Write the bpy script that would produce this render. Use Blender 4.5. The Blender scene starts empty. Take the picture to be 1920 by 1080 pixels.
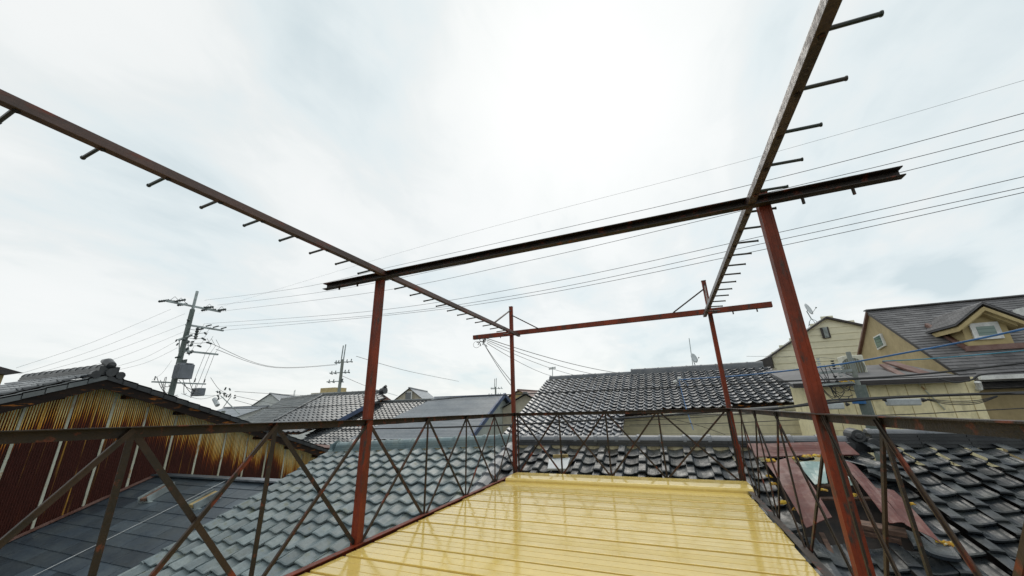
import bpy, math, random
from mathutils import Vector as V
from math import sin, cos, tan, radians as R, pi
C = bpy.context.scene.collection
scn = bpy.context.scene
random.seed(7)

# ------------------------------------------------------------------ camera
FPX, YAW, PITCH, ROLL = 684.67, .3805, .3187, -.0275
CAM = V((0, 0, 1.0))
FW = V((-sin(YAW)*cos(PITCH), cos(YAW)*cos(PITCH), sin(PITCH)))
r0 = V((cos(YAW), sin(YAW), 0)); u0 = r0.cross(FW)
RT = r0*cos(ROLL) + u0*sin(ROLL); UP = -r0*sin(ROLL) + u0*cos(ROLL)
cd = bpy.data.cameras.new('camera'); cam = bpy.data.objects.new('camera', cd); C.objects.link(cam)
from mathutils import Matrix
m = Matrix((RT, UP, -FW)).transposed().to_4x4(); m.translation = CAM; cam.matrix_world = m
cd.sensor_width = 36; cd.lens = 36*FPX/1920; cd.clip_end = 3000; cd.clip_start = .02
scn.camera = cam

# ------------------------------------------------------------------ sky and sun
SUN_EL, SUN_AZ = R(48), R(-10)          # azimuth measured from +Y towards +X
sd = V((sin(SUN_AZ)*cos(SUN_EL), cos(SUN_AZ)*cos(SUN_EL), sin(SUN_EL)))
w = bpy.data.worlds.new('World'); scn.world = w; w.use_nodes = True
nt = w.node_tree; nt.nodes.clear()
def N(nt, t, **k):
    n = nt.nodes.new(t)
    for a, b in k.items(): setattr(n, a, b)
    return n
def math_(nt, op, a, b=None, c=None, clamp=False):
    n = N(nt, 'ShaderNodeMath', operation=op, use_clamp=clamp)
    for i, x in enumerate((a, b, c)):
        if x is None: continue
        if isinstance(x, (int, float)): n.inputs[i].default_value = x
        else: nt.links.new(x, n.inputs[i])
    return n.outputs[0]
def mixc(nt, f, a, b, bt='MIX'):
    n = N(nt, 'ShaderNodeMix', data_type='RGBA', blend_type=bt)
    for i, x in ((0, f), (6, a), (7, b)):
        if isinstance(x, (int, float)): n.inputs[i].default_value = x
        elif isinstance(x, tuple): n.inputs[i].default_value = (*x, 1)
        else: nt.links.new(x, n.inputs[i])
    return n.outputs[2]
def ramp(nt, x, *st):
    n = N(nt, 'ShaderNodeValToRGB'); e = n.color_ramp.elements
    while len(e) < len(st): e.new(.5)
    for i, (p, c) in enumerate(st):
        e[i].position = p; e[i].color = (*c, 1) if isinstance(c, tuple) else (c, c, c, 1)
    nt.links.new(x, n.inputs[0]); return n.outputs[0]
sky = N(nt, 'ShaderNodeTexSky', sky_type='NISHITA'); sky.sun_disc = False
sky.sun_elevation = SUN_EL; sky.sun_rotation = SUN_AZ
tc = N(nt, 'ShaderNodeTexCoord').outputs['Generated']
sx = N(nt, 'ShaderNodeSeparateXYZ'); nt.links.new(tc, sx.inputs[0])
zz = math_(nt, 'ADD', math_(nt, 'MAXIMUM', sx.outputs[2], 0), .22)
cb = N(nt, 'ShaderNodeCombineXYZ')
nt.links.new(math_(nt, 'DIVIDE', sx.outputs[0], zz), cb.inputs[0]); nt.links.new(math_(nt, 'DIVIDE', sx.outputs[1], zz), cb.inputs[1])
def wnoise(scale, off, det=5, rough=.5, dist=.3):
    mp = N(nt, 'ShaderNodeMapping'); mp.inputs['Location'].default_value = off
    mp.inputs['Rotation'].default_value = (0, 0, R(35)); mp.inputs['Scale'].default_value = (1, .62, 1)
    nt.links.new(cb.outputs[0], mp.inputs[0])
    n = N(nt, 'ShaderNodeTexNoise'); n.inputs['Scale'].default_value = scale; n.inputs['Detail'].default_value = det
    n.inputs['Roughness'].default_value = rough; n.inputs['Distortion'].default_value = dist
    nt.links.new(mp.outputs[0], n.inputs[0]); return n.outputs[0]
big = wnoise(1.1, (3.1, 1.7, 0), 6, .52); small = wnoise(2.6, (8.3, .4, 0), 7, .55, .6)
fine = wnoise(6., (2.3, 5.4, 0), 7, .55, .8)
nn = math_(nt, 'ADD', math_(nt, 'ADD', math_(nt, 'MULTIPLY', big, .52), math_(nt, 'MULTIPLY', small, .32)), math_(nt, 'MULTIPLY', fine, .16))
def lobe(px, py, k):                      # a soft patch of sky round one direction
    d = (FW + RT*(px-960)/FPX - UP*(py-540)/FPX).normalized()
    dp = N(nt, 'ShaderNodeVectorMath', operation='DOT_PRODUCT'); nt.links.new(tc, dp.inputs[0]); dp.inputs[1].default_value = d
    return math_(nt, 'POWER', math_(nt, 'MAXIMUM', dp.outputs['Value'], 0), k)
terms = [((1120, 180), 14, .07), ((1900, 260), 16, -.10), ((1560, 60), 60, -.10), ((250, 330), 60, -.13), ((20, 480), 60, .06), ((60, 60), 30, .03), ((1780, 527), 1500, -.30), ((1700, 520), 2500, -.12), ((300, 100), 25, .04), ((610, 110), 60, -.07), ((470, 380), 110, -.09), ((330, 250), 130, -.07), ((800, 560), 60, -.04), ((1330, 500), 80, -.05), ((1690, 120), 70, .03), ((900, 330), 90, .04), ((200, 620), 60, .05)]
for (px, py), k, a in terms:
    nn = math_(nt, 'ADD', nn, math_(nt, 'MULTIPLY', lobe(px, py, k), a))
nn = math_(nt, 'ADD', .51, math_(nt, 'MULTIPLY', math_(nt, 'SUBTRACT', nn, .50), 1.65))
cl = ramp(nt, nn, (.20, (5.4, 6.2, 6.45)), (.38, (6.6, 7.2, 7.3)), (.48, (7.1, 7.4, 7.35)), (.56, (7.6, 7.8, 7.7)), (.66, (7.8, 7.95, 7.85)), (.85, (8.05, 8.1, 8.0)))
glow = math_(nt, 'ADD', 1., math_(nt, 'MULTIPLY', lobe(1130, 150, 12), .05))
cl2 = N(nt, 'ShaderNodeVectorMath', operation='SCALE'); nt.links.new(cl, cl2.inputs[0]); nt.links.new(glow, cl2.inputs['Scale'])
skc = mixc(nt, .93, sky.outputs[0], cl2.outputs[0])
bg = N(nt, 'ShaderNodeBackground'); bg.inputs[1].default_value = .1; nt.links.new(skc, bg.inputs[0])
wo = N(nt, 'ShaderNodeOutputWorld'); nt.links.new(bg.outputs[0], wo.inputs[0])
sl = bpy.data.lights.new('sun', 'SUN'); so = bpy.data.objects.new('sun', sl); C.objects.link(so)
sl.energy = .7; sl.angle = R(38); sl.color = (1, .94, .84)
so.rotation_euler = sd.to_track_quat('Z', 'Y').to_euler()
scn.view_settings.view_transform = 'Standard'; scn.view_settings.look = 'None'; scn.view_settings.exposure = .28; scn.view_settings.gamma = 1

# ------------------------------------------------------------------ helpers
def ray(px, py): return FW + RT*(px-960)/FPX - UP*(py-540)/FPX
def oy(px, py, y): d = ray(px, py); return CAM + d*(y/d.y)
def ox(px, py, x): d = ray(px, py); return CAM + d*(x/d.x)
def oz(px, py, z): d = ray(px, py); return CAM + d*((z-1)/d.z)
def opl(px, py, O, n): d = ray(px, py); return CAM + d*((O-CAM).dot(n)/d.dot(n))
WL = {}
def empty(name, loc, label, cat, group=None):
    o = bpy.data.objects.new(name, None); C.objects.link(o); o.location = loc; o.empty_display_size = .2
    WL[o.name] = V(loc); o['label'] = label; o['category'] = cat
    if group: o['group'] = group
    return o
def tag(o, label, cat, group=None):
    o['label'] = label; o['category'] = cat
    if group: o['group'] = group
    return o
class MB:
    def __init__(s): s.v = []; s.f = []; s.tint = None; s.t = []; s.uv = None
    def quad(s, *p, t=.5):
        b = len(s.v); s.v += [V(q) for q in p]; s.f.append(tuple(range(b, b+len(p)))); s.t.append(t)
    def prism(s, poly, d, t=.5):               # polygon pushed along vector d
        b = len(s.v); n = len(poly); d = V(d)
        s.v += [V(q) for q in poly] + [V(q)+d for q in poly]
        s.f.append(tuple(range(b, b+n))[::-1]); s.f.append(tuple(range(b+n, b+2*n)))
        for i in range(n): j = (i+1) % n; s.f.append((b+i, b+j, b+n+j, b+n+i))
        s.t += [t]*(n+2)
    def box(s, lo, hi, t=.5):
        x0, y0, z0 = lo; x1, y1, z1 = hi
        s.prism([(x0, y0, z0), (x1, y0, z0), (x1, y1, z0), (x0, y1, z0)], (0, 0, z1-z0), t)
    def bar(s, a, b, w, h, up=(0, 0, 1), off=(0, 0), t=.5):
        a, b = V(a), V(b); d = (b-a).normalized(); x = d.cross(V(up))
        if x.length < 1e-4: x = d.cross(V((0, 1, 0)))
        x.normalize(); y = x.cross(d)
        c = a + x*off[0] + y*off[1]
        s.prism([c-x*w/2-y*h/2, c+x*w/2-y*h/2, c+x*w/2+y*h/2, c-x*w/2+y*h/2], b-a, t)
    def sect(s, a, b, pts, up=(0, 0, 1), t=.5):   # any cross section pushed from a to b
        a, b = V(a), V(b); d = (b-a).normalized(); x = d.cross(V(up)).normalized(); y = x.cross(d)
        s.prism([a+x*p+y*q for p, q in pts], b-a, t)
    def tube(s, pts, r, n=6, cap=True, t=.5):
        pts = [V(p) for p in pts]; rings = []
        for i, p in enumerate(pts):
            d = (pts[min(i+1, len(pts)-1)] - pts[max(i-1, 0)]).normalized()
            x = d.cross(V((0, 0, 1)))
            if x.length < 1e-3: x = d.cross(V((0, 1, 0)))
            x.normalize(); y = x.cross(d); rr = r[i] if isinstance(r, (list, tuple)) else r
            b = len(s.v); s.v += [p + (x*cos(2*pi*k/n) + y*sin(2*pi*k/n))*rr for k in range(n)]; rings.append(b)
        for a, b in zip(rings, rings[1:]):
            for k in range(n): s.f.append((a+k, a+(k+1) % n, b+(k+1) % n, b+k)); s.t.append(t)
        if cap:
            s.f.append(tuple(rings[0]+k for k in range(n))[::-1]); s.f.append(tuple(rings[-1]+k for k in range(n))); s.t += [t, t]
    def build(s, name, mat, parent=None, smooth=False, kind=None, bevel=0):
        me = bpy.data.meshes.new(name); off = V((0, 0, 0)); p = parent
        while p is not None:
            off += V(p.location); p = p.parent
        me.from_pydata([tuple(q-off) for q in s.v], [], s.f)
        at = me.attributes.new('tint', 'FLOAT', 'FACE'); at.data.foreach_set('value', s.t)
        if s.uv:
            uvl = me.uv_layers.new(name='wear')
            for li, l in enumerate(me.loops): uvl.data[li].uv = s.uv[l.vertex_index]
        me.materials.append(mat); me.update()
        if smooth: me.polygons.foreach_set('use_smooth', [True]*len(me.polygons))
        o = bpy.data.objects.new(name, me); C.objects.link(o); o.parent = parent
        if bevel:
            b = o.modifiers.new('b', 'BEVEL'); b.width = bevel; b.segments = 2; b.limit_method = 'ANGLE'
        if kind: o['kind'] = kind
        return o

# ------------------------------------------------------------------ materials
def mat(name, col, rough=.5, metal=0, spec=.5, col2=None, nscale=3, stretch=(1, 1, 1), lo=.4, hi=.6, tint=0, bump=0, bscale=30, col3=None, rough2=None, coat=0, wear=.12):
    m = bpy.data.materials.new(name); m.use_nodes = True; t = m.node_tree; b = t.nodes['Principled BSDF']
    b.inputs['Roughness'].default_value = rough; b.inputs['Metallic'].default_value = metal
    b.inputs['Specular IOR Level'].default_value = spec; b.inputs['Coat Weight'].default_value = coat; b.inputs['Coat Roughness'].default_value = .08
    tc = N(t, 'ShaderNodeTexCoord').outputs['Object']
    def noise(sc, det=6, st=stretch):
        mp = N(t, 'ShaderNodeMapping'); mp.inputs['Scale'].default_value = st; t.links.new(tc, mp.inputs[0])
        n = N(t, 'ShaderNodeTexNoise'); n.inputs['Scale'].default_value = sc; n.inputs['Detail'].default_value = det; n.inputs['Roughness'].default_value = .62
        t.links.new(mp.outputs[0], n.inputs[0]); return n.outputs[0]
    n1 = noise(nscale); f = ramp(t, n1, (lo, 0.), (hi, 1.))
    c = mixc(t, f, col, col2 or tuple(x*.7 for x in col))
    if col3:
        f3 = ramp(t, noise(nscale*2.7, 8), (.56, 0.), (.66, 1.)); c = mixc(t, f3, c, col3)
    # fine grime so that nothing reads as one flat colour
    g = ramp(t, noise(nscale*9, 4, (1, 1, 1)), (.3, 1-wear), (.7, 1+wear))
    c = mixc(t, 1., c, g, 'MULTIPLY')
    if tint:
        at = N(t, 'ShaderNodeAttribute', attribute_name='tint')
        k = math_(t, 'ADD', 1-tint/2, math_(t, 'MULTIPLY', at.outputs['Fac'], tint))
        vm = N(t, 'ShaderNodeVectorMath', operation='SCALE'); t.links.new(c, vm.inputs[0]); t.links.new(k, vm.inputs['Scale']); c = vm.outputs[0]
    t.links.new(c, b.inputs['Base Color'])
    if rough2 is not None:
        rr = math_(t, 'ADD', rough, math_(t, 'MULTIPLY', ramp(t, noise(nscale*1.7), (.35, 0.), (.65, 1.)), rough2-rough)); t.links.new(rr, b.inputs['Roughness'])
    if bump:
        bn = N(t, 'ShaderNodeBump'); bn.inputs['Strength'].default_value = bump; bn.inputs['Distance'].default_value = .01
        t.links.new(noise(bscale, 4), bn.inputs['Height']); t.links.new(bn.outputs[0], b.inputs['Normal'])
    return m
M = dict(
 steel_red=mat('steel_red', (.19, .030, .009), .5, spec=.3, col2=(.10, .020, .008), nscale=5, stretch=(1, 1, .35), col3=(.045, .032, .026), rough2=.65, bump=.25, bscale=60),
 steel_dark=mat('steel_dark', (.030, .021, .015), .45, spec=.3, col2=(.019, .016, .013), nscale=6, col3=(.13, .035, .018), rough2=.6, bump=.3, bscale=80),
 steel_mix=mat('steel_mix', (.040, .026, .018), .45, spec=.3, col2=(.024, .019, .015), nscale=2.2, lo=.5, hi=.56, col3=(.17, .035, .016), rough2=.6, bump=.25, bscale=60),
 steel_wet=mat('steel_wet', (.085, .062, .060), .25, col2=(.045, .034, .033), nscale=14, lo=.45, hi=.6, rough2=.5, bump=.5, bscale=60),
 peg=mat('peg', (.025, .04, .038), .4, col2=(.04, .035, .03)),
 bolt=mat('bolt', (.45, .45, .43), .35, .8),
 deck=mat('deck', (.72, .535, .155), .08, col2=(.63, .47, .135), nscale=1.6, stretch=(.18, 3.5, 1), lo=.3, hi=.75, tint=.12, bump=.012, bscale=4, rough2=.16, wear=.05, spec=.5),
 seam=mat('seam', (.16, .10, .03), .8, col2=(.09, .06, .02), nscale=8),
 beam_brown=mat('beam_brown', (.11, .065, .055), .4, spec=.4, col2=(.06, .042, .038), nscale=4, stretch=(1, .3, 1), col3=(.16, .035, .016), rough2=.6, bump=.3, bscale=60),
 tile_green=mat('tile_green', (.125, .163, .175), .28, col2=(.175, .21, .21), nscale=2.2, tint=.4, col3=(.12, .14, .11), rough2=.5, bump=.12, bscale=25, wear=.14, spec=.45),
 tile_black=mat('tile_black', (.020, .026, .033), .18, col2=(.040, .046, .046), nscale=5.5, tint=.8, rough2=.55, bump=.35, bscale=11, wear=.3, spec=.42),
 tile_far=mat('tile_far', (.07, .08, .095), .2, col2=(.12, .13, .145), nscale=1.5, tint=.6, rough2=.3, spec=.9, coat=.5),
 tile_gray=mat('tile_gray', (.10, .115, .12), .35, col2=(.14, .15, .15), nscale=1, tint=.5, rough2=.5),
 tile_dark=mat('tile_dark', (.045, .052, .06), .2, col2=(.10, .11, .115), nscale=1, tint=.5, rough2=.35, spec=.8, coat=.3),
 ridge_green=mat('ridge_green', (.125, .185, .20), .3, col2=(.17, .22, .22), nscale=3, tint=.3, rough2=.45),
 ridge_gray=mat('ridge_gray', (.13, .145, .165), .28, col2=(.17, .18, .19), nscale=3, tint=.3, rough2=.4),
 ridge_black=mat('ridge_black', (.020, .023, .027), .32, col2=(.038, .042, .044), nscale=3, tint=.4, rough2=.4),
 mortar=mat('mortar', (.52, .47, .30), .85, col2=(.30, .26, .16), nscale=9, bump=.6, bscale=40),
 slate=mat('slate', (.042, .060, .078), .30, col2=(.06, .078, .09), nscale=1.6, tint=.55, rough2=.5, bump=.1, bscale=60),
 slate_grey=mat('slate_grey', (.15, .148, .152), .6, col2=(.10, .10, .105), nscale=1.3, tint=.5, bump=.1),
 slate_light=mat('slate_light', (.17, .195, .22), .33, col2=(.21, .23, .25), nscale=.8, tint=.3),
 metal_blue=mat('metal_blue', (.05, .09, .19), .35, col2=(.035, .06, .12)),
 flashing=mat('flashing', (.20, .23, .26), .3, .3, col2=(.12, .14, .16), nscale=4),
 cream_siding=mat('cream_siding', (.72, .70, .54), .7, col2=(.63, .61, .46), nscale=.8, stretch=(.4, 1, 3), wear=.06),
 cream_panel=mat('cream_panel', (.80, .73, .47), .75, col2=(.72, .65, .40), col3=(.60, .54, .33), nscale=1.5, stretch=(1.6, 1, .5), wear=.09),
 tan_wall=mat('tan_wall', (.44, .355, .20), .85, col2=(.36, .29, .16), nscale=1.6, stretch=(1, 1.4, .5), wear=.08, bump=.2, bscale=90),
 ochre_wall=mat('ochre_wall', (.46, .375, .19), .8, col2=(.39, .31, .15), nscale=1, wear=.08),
 stucco=mat('stucco', (.66, .63, .47), .85, col2=(.56, .53, .38), nscale=.7, bump=.5, bscale=50, wear=.12),
 pale_wall=mat('pale_wall', (.42, .46, .43), .8, col2=(.36, .40, .37), nscale=.7),
 white_wall=mat('white_wall', (.55, .58, .57), .8, col2=(.5, .52, .5), nscale=.6),
 beige_wall=mat('beige_wall', (.45, .42, .33), .8, col2=(.38, .36, .29), nscale=.6),
 dark_wood=mat('dark_wood', (.012, .009, .008), .8, spec=.2, col2=(.022, .014, .010), nscale=3, col3=(.34, .12, .02), stretch=(1, .3, 2)),
 trim_dark=mat('trim_dark', (.035, .03, .03), .5),
 trim_brown=mat('trim_brown', (.13, .06, .045), .5, col2=(.20, .12, .10)),
 batten=mat('batten', (.50, .52, .43), .6, col2=(.42, .42, .32), nscale=3, stretch=(1, 1, .5), col3=(.30, .15, .04)),
 white_frame=mat('white_frame', (.72, .74, .72), .4),
 sheet_red=mat('sheet_red', (.14, .044, .036), .38, col2=(.10, .031, .026), nscale=4, rough2=.6, col3=(.17, .08, .06), bump=.25, bscale=4, wear=.08, spec=.3),
 sheet_teal=mat('sheet_teal', (.22, .34, .32), .3, col2=(.26, .36, .34), nscale=3, bump=.2, bscale=5),
 foam=mat('foam', (.62, .42, .04), .85, col2=(.45, .22, .03), nscale=14, col3=(.6, .55, .35), bump=.6, bscale=60),
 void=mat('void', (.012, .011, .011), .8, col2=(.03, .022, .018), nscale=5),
 old_wood=mat('old_wood', (.17, .10, .07), .7, col2=(.09, .055, .04), nscale=6, stretch=(.2, 4, 4), bump=.4, bscale=30),
 concrete=mat('concrete', (.24, .27, .25), .8, col2=(.19, .21, .19), nscale=2, stretch=(1, 1, .4)),
 concrete_dark=mat('concrete_dark', (.10, .13, .12), .7, col2=(.14, .17, .16), nscale=3),
 galv=mat('galv', (.36, .42, .42), .45, .3, col2=(.22, .25, .25)),
 insul=mat('insul', (.05, .07, .07), .35),
 transformer=mat('transformer', (.17, .19, .22), .4, col2=(.13, .15, .17), nscale=3),
 wire=mat('wire', (.035, .037, .04), .5), wire_grey=mat('wire_grey', (.20, .21, .21), .5),
 wire_blue=mat('wire_blue', (.015, .12, .32), .4), wire_teal=mat('wire_teal', (.03, .25, .38), .4),
 wire_white=mat('wire_white', (.62, .64, .64), .5),
 closure=mat('closure', (.50, .55, .57), .4, col2=(.42, .46, .48)),
 ac=mat('ac', (.60, .60, .50), .45, col2=(.52, .52, .42)), grille=mat('grille', (.14, .14, .09), .5, col2=(.10, .10, .07)),
 ground=mat('ground', (.10, .10, .095), .9, col2=(.07, .07, .065), nscale=.3),
 yellow_wood=mat('yellow_wood', (.35, .28, .12), .6, col2=(.25, .17, .06), nscale=5),
 moss=mat('moss', (.45, .30, .05), .9),
)
def glass(name, a, b):
    m = bpy.data.materials.new(name); m.use_nodes = True; t = m.node_tree; p = t.nodes['Principled BSDF']
    tc = N(t, 'ShaderNodeTexCoord').outputs['Object']
    s = N(t, 'ShaderNodeSeparateXYZ'); t.links.new(tc, s.inputs[0])
    f = math_(t, 'FRACT', math_(t, 'MULTIPLY', s.outputs[2], 11.))
    t.links.new(mixc(t, ramp(t, f, (.1, 0.), (.35, 1.)), a, b), p.inputs['Base Color'])
    p.inputs['Roughness'].default_value = .08; p.inputs['Coat Weight'].default_value = .6
    return m
M['glass'] = glass('glass_blind', (.05, .11, .09), (.12, .20, .17))
M['glass_dark'] = glass('glass_dark', (.02, .03, .035), (.07, .09, .10))
def rust_mat():
    m = bpy.data.materials.new('rusty_corrugated'); m.use_nodes = True; t = m.node_tree; p = t.nodes['Principled BSDF']
    uv = N(t, 'ShaderNodeUVMap', uv_map='wear').outputs[0]
    s = N(t, 'ShaderNodeSeparateXYZ'); t.links.new(uv, s.inputs[0]); u, v = s.outputs[0], s.outputs[1]
    def n(sx, sy, sc=1, det=5, off=0, rough=.6):
        mp = N(t, 'ShaderNodeMapping'); mp.inputs['Scale'].default_value = (sx, sy, 1); mp.inputs['Location'].default_value = (off, off*.7, 0)
        t.links.new(uv, mp.inputs[0]); q = N(t, 'ShaderNodeTexNoise'); q.inputs['Scale'].default_value = sc; q.inputs['Detail'].default_value = det
        q.inputs['Roughness'].default_value = rough; t.links.new(mp.outputs[0], q.inputs[0]); return q.outputs[0]
    wave = math_(t, 'MULTIPLY', math_(t, 'COSINE', math_(t, 'MULTIPLY', u, 2*pi/PITCHW)), .5)   # crest +, valley -
    # distance below the verge at which the paint gives way to rust
    lim = math_(t, 'ADD', .16, math_(t, 'MULTIPLY', math_(t, 'SUBTRACT', n(1.1, .15, 1, 3), .5), 1.5))
    lim = math_(t, 'ADD', lim, math_(t, 'MULTIPLY', math_(t, 'SUBTRACT', n(14, .3, 1, 4, 5), .5), 1.3))
    lim = math_(t, 'ADD', lim, math_(t, 'MULTIPLY', wave, .75))
    f = math_(t, 'DIVIDE', math_(t, 'SUBTRACT', v, lim), .30)
    c = ramp(t, math_(t, 'ADD', math_(t, 'MULTIPLY', f, .25), .5), (.0, (.58, .64, .46)), (.26, (.78, .72, .30)), (.44, (.92, .46, .05)), (.57, (.30, .065, .010)), (.76, (.052, .011, .006)))
    # long yellow drip streaks
    st = ramp(t, n(16, .16, 1, 5, 11), (.60, 0.), (.68, 1.))
    c = mixc(t, math_(t, 'MULTIPLY', st, .7), c, (.85, .48, .08))
    st2 = ramp(t, n(7, 1.2, 1, 6, 21), (.58, 0.), (.72, .6))
    c = mixc(t, st2, c, (.10, .025, .010))
    c = mixc(t, 1., c, ramp(t, n(30, 5, 1, 4, 3), (.3, .75), (.7, 1.2)), 'MULTIPLY')
    t.links.new(c, p.inputs['Base Color']); p.inputs['Roughness'].default_value = .55; p.inputs['Specular IOR Level'].default_value = .3
    return m
PITCHW = .0405
M['rust'] = rust_mat()

# ------------------------------------------------------------------ roof builders
def hprof(u, h):
    if u < .14: return h*(1-.25*((u-.05)/.1)**2)
    if u < .42:
        k = (u-.14)/.28; k = k*k*(3-2*k); return h*.8*(1-k)
    if u < .8: return -h*.14*sin((u-.42)/.38*pi)
    k = (u-.8)/.2; return h*.38*k*k
def hsine(u, h):
    a = (u-.06) % 1.
    a = a/.44*.5 if a < .44 else .5+(a-.44)/.56*.5
    return h*(.5+.5*cos(2*pi*a))
def hflat(u, h):
    if u < .29: return h*(1-.06*((u-.14)/.14)**2)
    if u < .37:
        k = (u-.29)/.08; k = k*k*(3-2*k); return h*.93*(1-k)
    if u < .84: return -h*.30*sin((u-.37)/.47*pi)
    k = (u-.84)/.16; return h*.30*k*k
USF = [0, .02, .14, .27, .30, .33, .37, .46, .56, .67, .77, .84, .92, 1.]
US = [0, .05, .12, .19, .26, .34, .42, .55, .7, .82, .92, 1.]
USL = [0, .12, .26, .42, .7, 1.]
def inpoly(x, y, P):
    c = False; j = len(P)-1
    for i in range(len(P)):
        if (P[i][1] > y) != (P[j][1] > y) and x < (P[j][0]-P[i][0])*(y-P[i][1])/(P[j][1]-P[i][1])+P[i][0]: c = not c
        j = i
    return c
def tiles(mb, O, A, S, u0, u1, rows, cw, rl, h=.055, us=US, keep=None, jit=1., lip=.035, seed=1, v0=0., prof=hprof):
    rnd = random.Random(seed); A = A.normalized(); S = S.normalized(); Nn = A.cross(-S).normalized()
    if Nn.z < 0: Nn = -Nn
    nc = max(1, round((u1-u0)/cw)); cw = (u1-u0)/nc
    for r in range(rows):
        for c in range(nc):
            ua = u0+c*cw; va = v0+r*rl
            if keep and not keep(ua+cw/2, va+rl/2): continue
            t = rnd.random(); dz = rnd.uniform(-1, 1)*.004*jit; tw = rnd.uniform(-1, 1)*.012*jit; dv = rnd.uniform(-1, 1)*.006*jit; du = rnd.uniform(-1, 1)*.003*jit
            b = len(mb.v); n = len(us)
            for (vv, zb, zs) in ((-.04, -.006, 1), (rl*.5, lip*.5, 1), (rl*.97, lip*.97, 1), (rl+.012, lip*.9, .97), (rl+.010, lip*.9-.020, .97), (rl-.035, -.008, .9)):
                for q in us:
                    z = zb + prof(q, h)*zs + dz + tw*(q-.5)*(vv/rl)
                    if zb < 0 and vv > 0: z = prof(q, h)-.016
                    mb.v.append(O + A*(ua+q*cw*1.0+du) + S*(va+vv+dv) + Nn*z)
            for i in range(5):
                for k in range(n-1):
                    mb.f.append((b+i*n+k, b+i*n+k+1, b+(i+1)*n+k+1, b+(i+1)*n+k)); mb.t.append(t)
            # closed right flank so the lap shows as a step
            mb.f.append((b+n-1, b+2*n-1, b+3*n-1, b+5*n-1, b+6*n-1)); mb.t.append(t)
def ridge(name, P0, P1, parent, m, wdt=.26, layers=3, lh=.035, cr=.10, seg=.42, base_m=None, mort=None, collar=True, drop=.0, capm=None):
    P0, P1 = V(P0), V(P1); d = (P1-P0); L = d.length; d.normalize(); x = d.cross(V((0, 0, 1))).normalized(); z = x.cross(d)
    rnd = random.Random(int(L*100))
    b = MB()
    for l in range(layers):
        ww = wdt*(1-.10*l); z0 = l*lh
        n = max(1, round(L/.5)); st = L/n
        for i in range(n):
            j = rnd.uniform(-.003, .003)
            b.bar(P0+d*(i*st+.004)+z*(z0+lh*.3), P0+d*((i+1)*st-.004)+z*(z0+lh*.3), ww+j, lh*.6, t=rnd.random())
            b.bar(P0+d*(i*st)+z*(z0+lh*.8), P0+d*((i+1)*st)+z*(z0+lh*.8), ww*.86, lh*.398, t=.2)
    o = b.build(name, m, parent)
    if mort:
        q = MB(); q.bar(P0-z*.05, P1-z*.05, wdt*.85, .098); q.build('mortar_bed', mort, o)
    # round cap tiles with a collar at each joint
    c = MB(); n = max(1, round(L/seg)); st = L/n; zc = layers*lh
    for i in range(n):
        t = rnd.random(); ring = []
        prof = [(0, cr*1.0), (.02, cr*1.16), (.06, cr*1.18), (.075, cr*.99), (st*.5, cr), (st+.01, cr*.97)] if collar else [(0, cr*1.04), (st*.5, cr), (st+.01, cr*.97)]
        for s_, rr in prof:
            bb = len(c.v); ring.append(bb); jz = rnd.uniform(-.003, .003)
            for k in range(11):
                a = -.15+(pi+.3)*k/10
                c.v.append(P0+d*(i*st+s_)+x*cos(a)*rr+z*(zc-.01+sin(a)*rr*.85+jz))
        for a, bb in zip(ring, ring[1:]):
            for k in range(10): c.f.append((a+k, a+k+1, bb+k+1, bb+k)); c.t.append(t)
        c.f.append(tuple(ring[0]+k for k in range(11))); c.t.append(t); c.f.append(tuple(ring[-1]+k for k in range(11))[::-1]); c.t.append(t)
    c.build('ridge_cap', capm or m, o, smooth=False)
    return o

# ================================================================== GROUND
g = MB(); g.quad((-1500, -1500, -6), (1500, -1500, -6), (1500, 1500, -6), (-1500, 1500, -6))
g.build('ground', M['ground'], kind='structure')

# ================================================================== NEAR TILED HOUSES
AL = R(20.5); S0 = V((0, -cos(AL), -sin(AL))); ORG = V((-2.93, 7.1, .294)); AX = V((1, 0, 0)); NB = V((0, -sin(AL), cos(AL)))
AG = V((1, 0, .04)).normalized()
XL, XE = -2.93, 9.
gh = empty('tiled_house', (-5.2, 4.5, -6), 'house under the weathered grey green pantile roof left of the yellow deck', 'house')
mb = MB(); tiles(mb, ORG, AG, S0, -4.62, 0.0, 27, .318, .264, .05, jit=1.4, seed=3, lip=.042, prof=hsine)
groof = mb.build('roof', M['tile_green'], gh)
# verge tiles along the right and left edges
mb = MB()
for r in range(27):
    for (u, sgn, wd) in ((-4.62, -1, .16),):
        p = ORG+AG*u+S0*(r*.264); q = p+S0*.28
        t = random.random()
        mb.sect(p+NB*.018, q+NB*.05, [(-.02, -.16), (.0, .012), (.07*1, .03), (.12, .012), (.12, -.01), (.0, -.012)][::1], up=NB, t=t)
mb.build('verge_tile', M['tile_green'], groof)
ridge('ridge', ORG+AG*-4.55+V((0, .12, .03)), ORG+AG*.02+V((0, .12, .03)), groof, M['ridge_green'], .28, 3, .042, .095, .36, mort=M['mortar'])
mb = MB()     # ridge end tile, left
e = ORG+AG*-4.6+V((0, .12, .1)); mb.tube([e+V((-.1, 0, .06)), e+V((.0, 0, .06))], [.07, .12], 12); mb.bar(e+V((-.04, 0, -.14)), e+V((-.04, 0, .1)), .30, .07, up=(1, 0, 0)); mb.tube([e+V((-.10, -.12, -.08)), e+V((.02, -.12, -.08))], .06, 10)
mb.build('ridge_end_tile', M['ridge_green'], groof)
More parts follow.
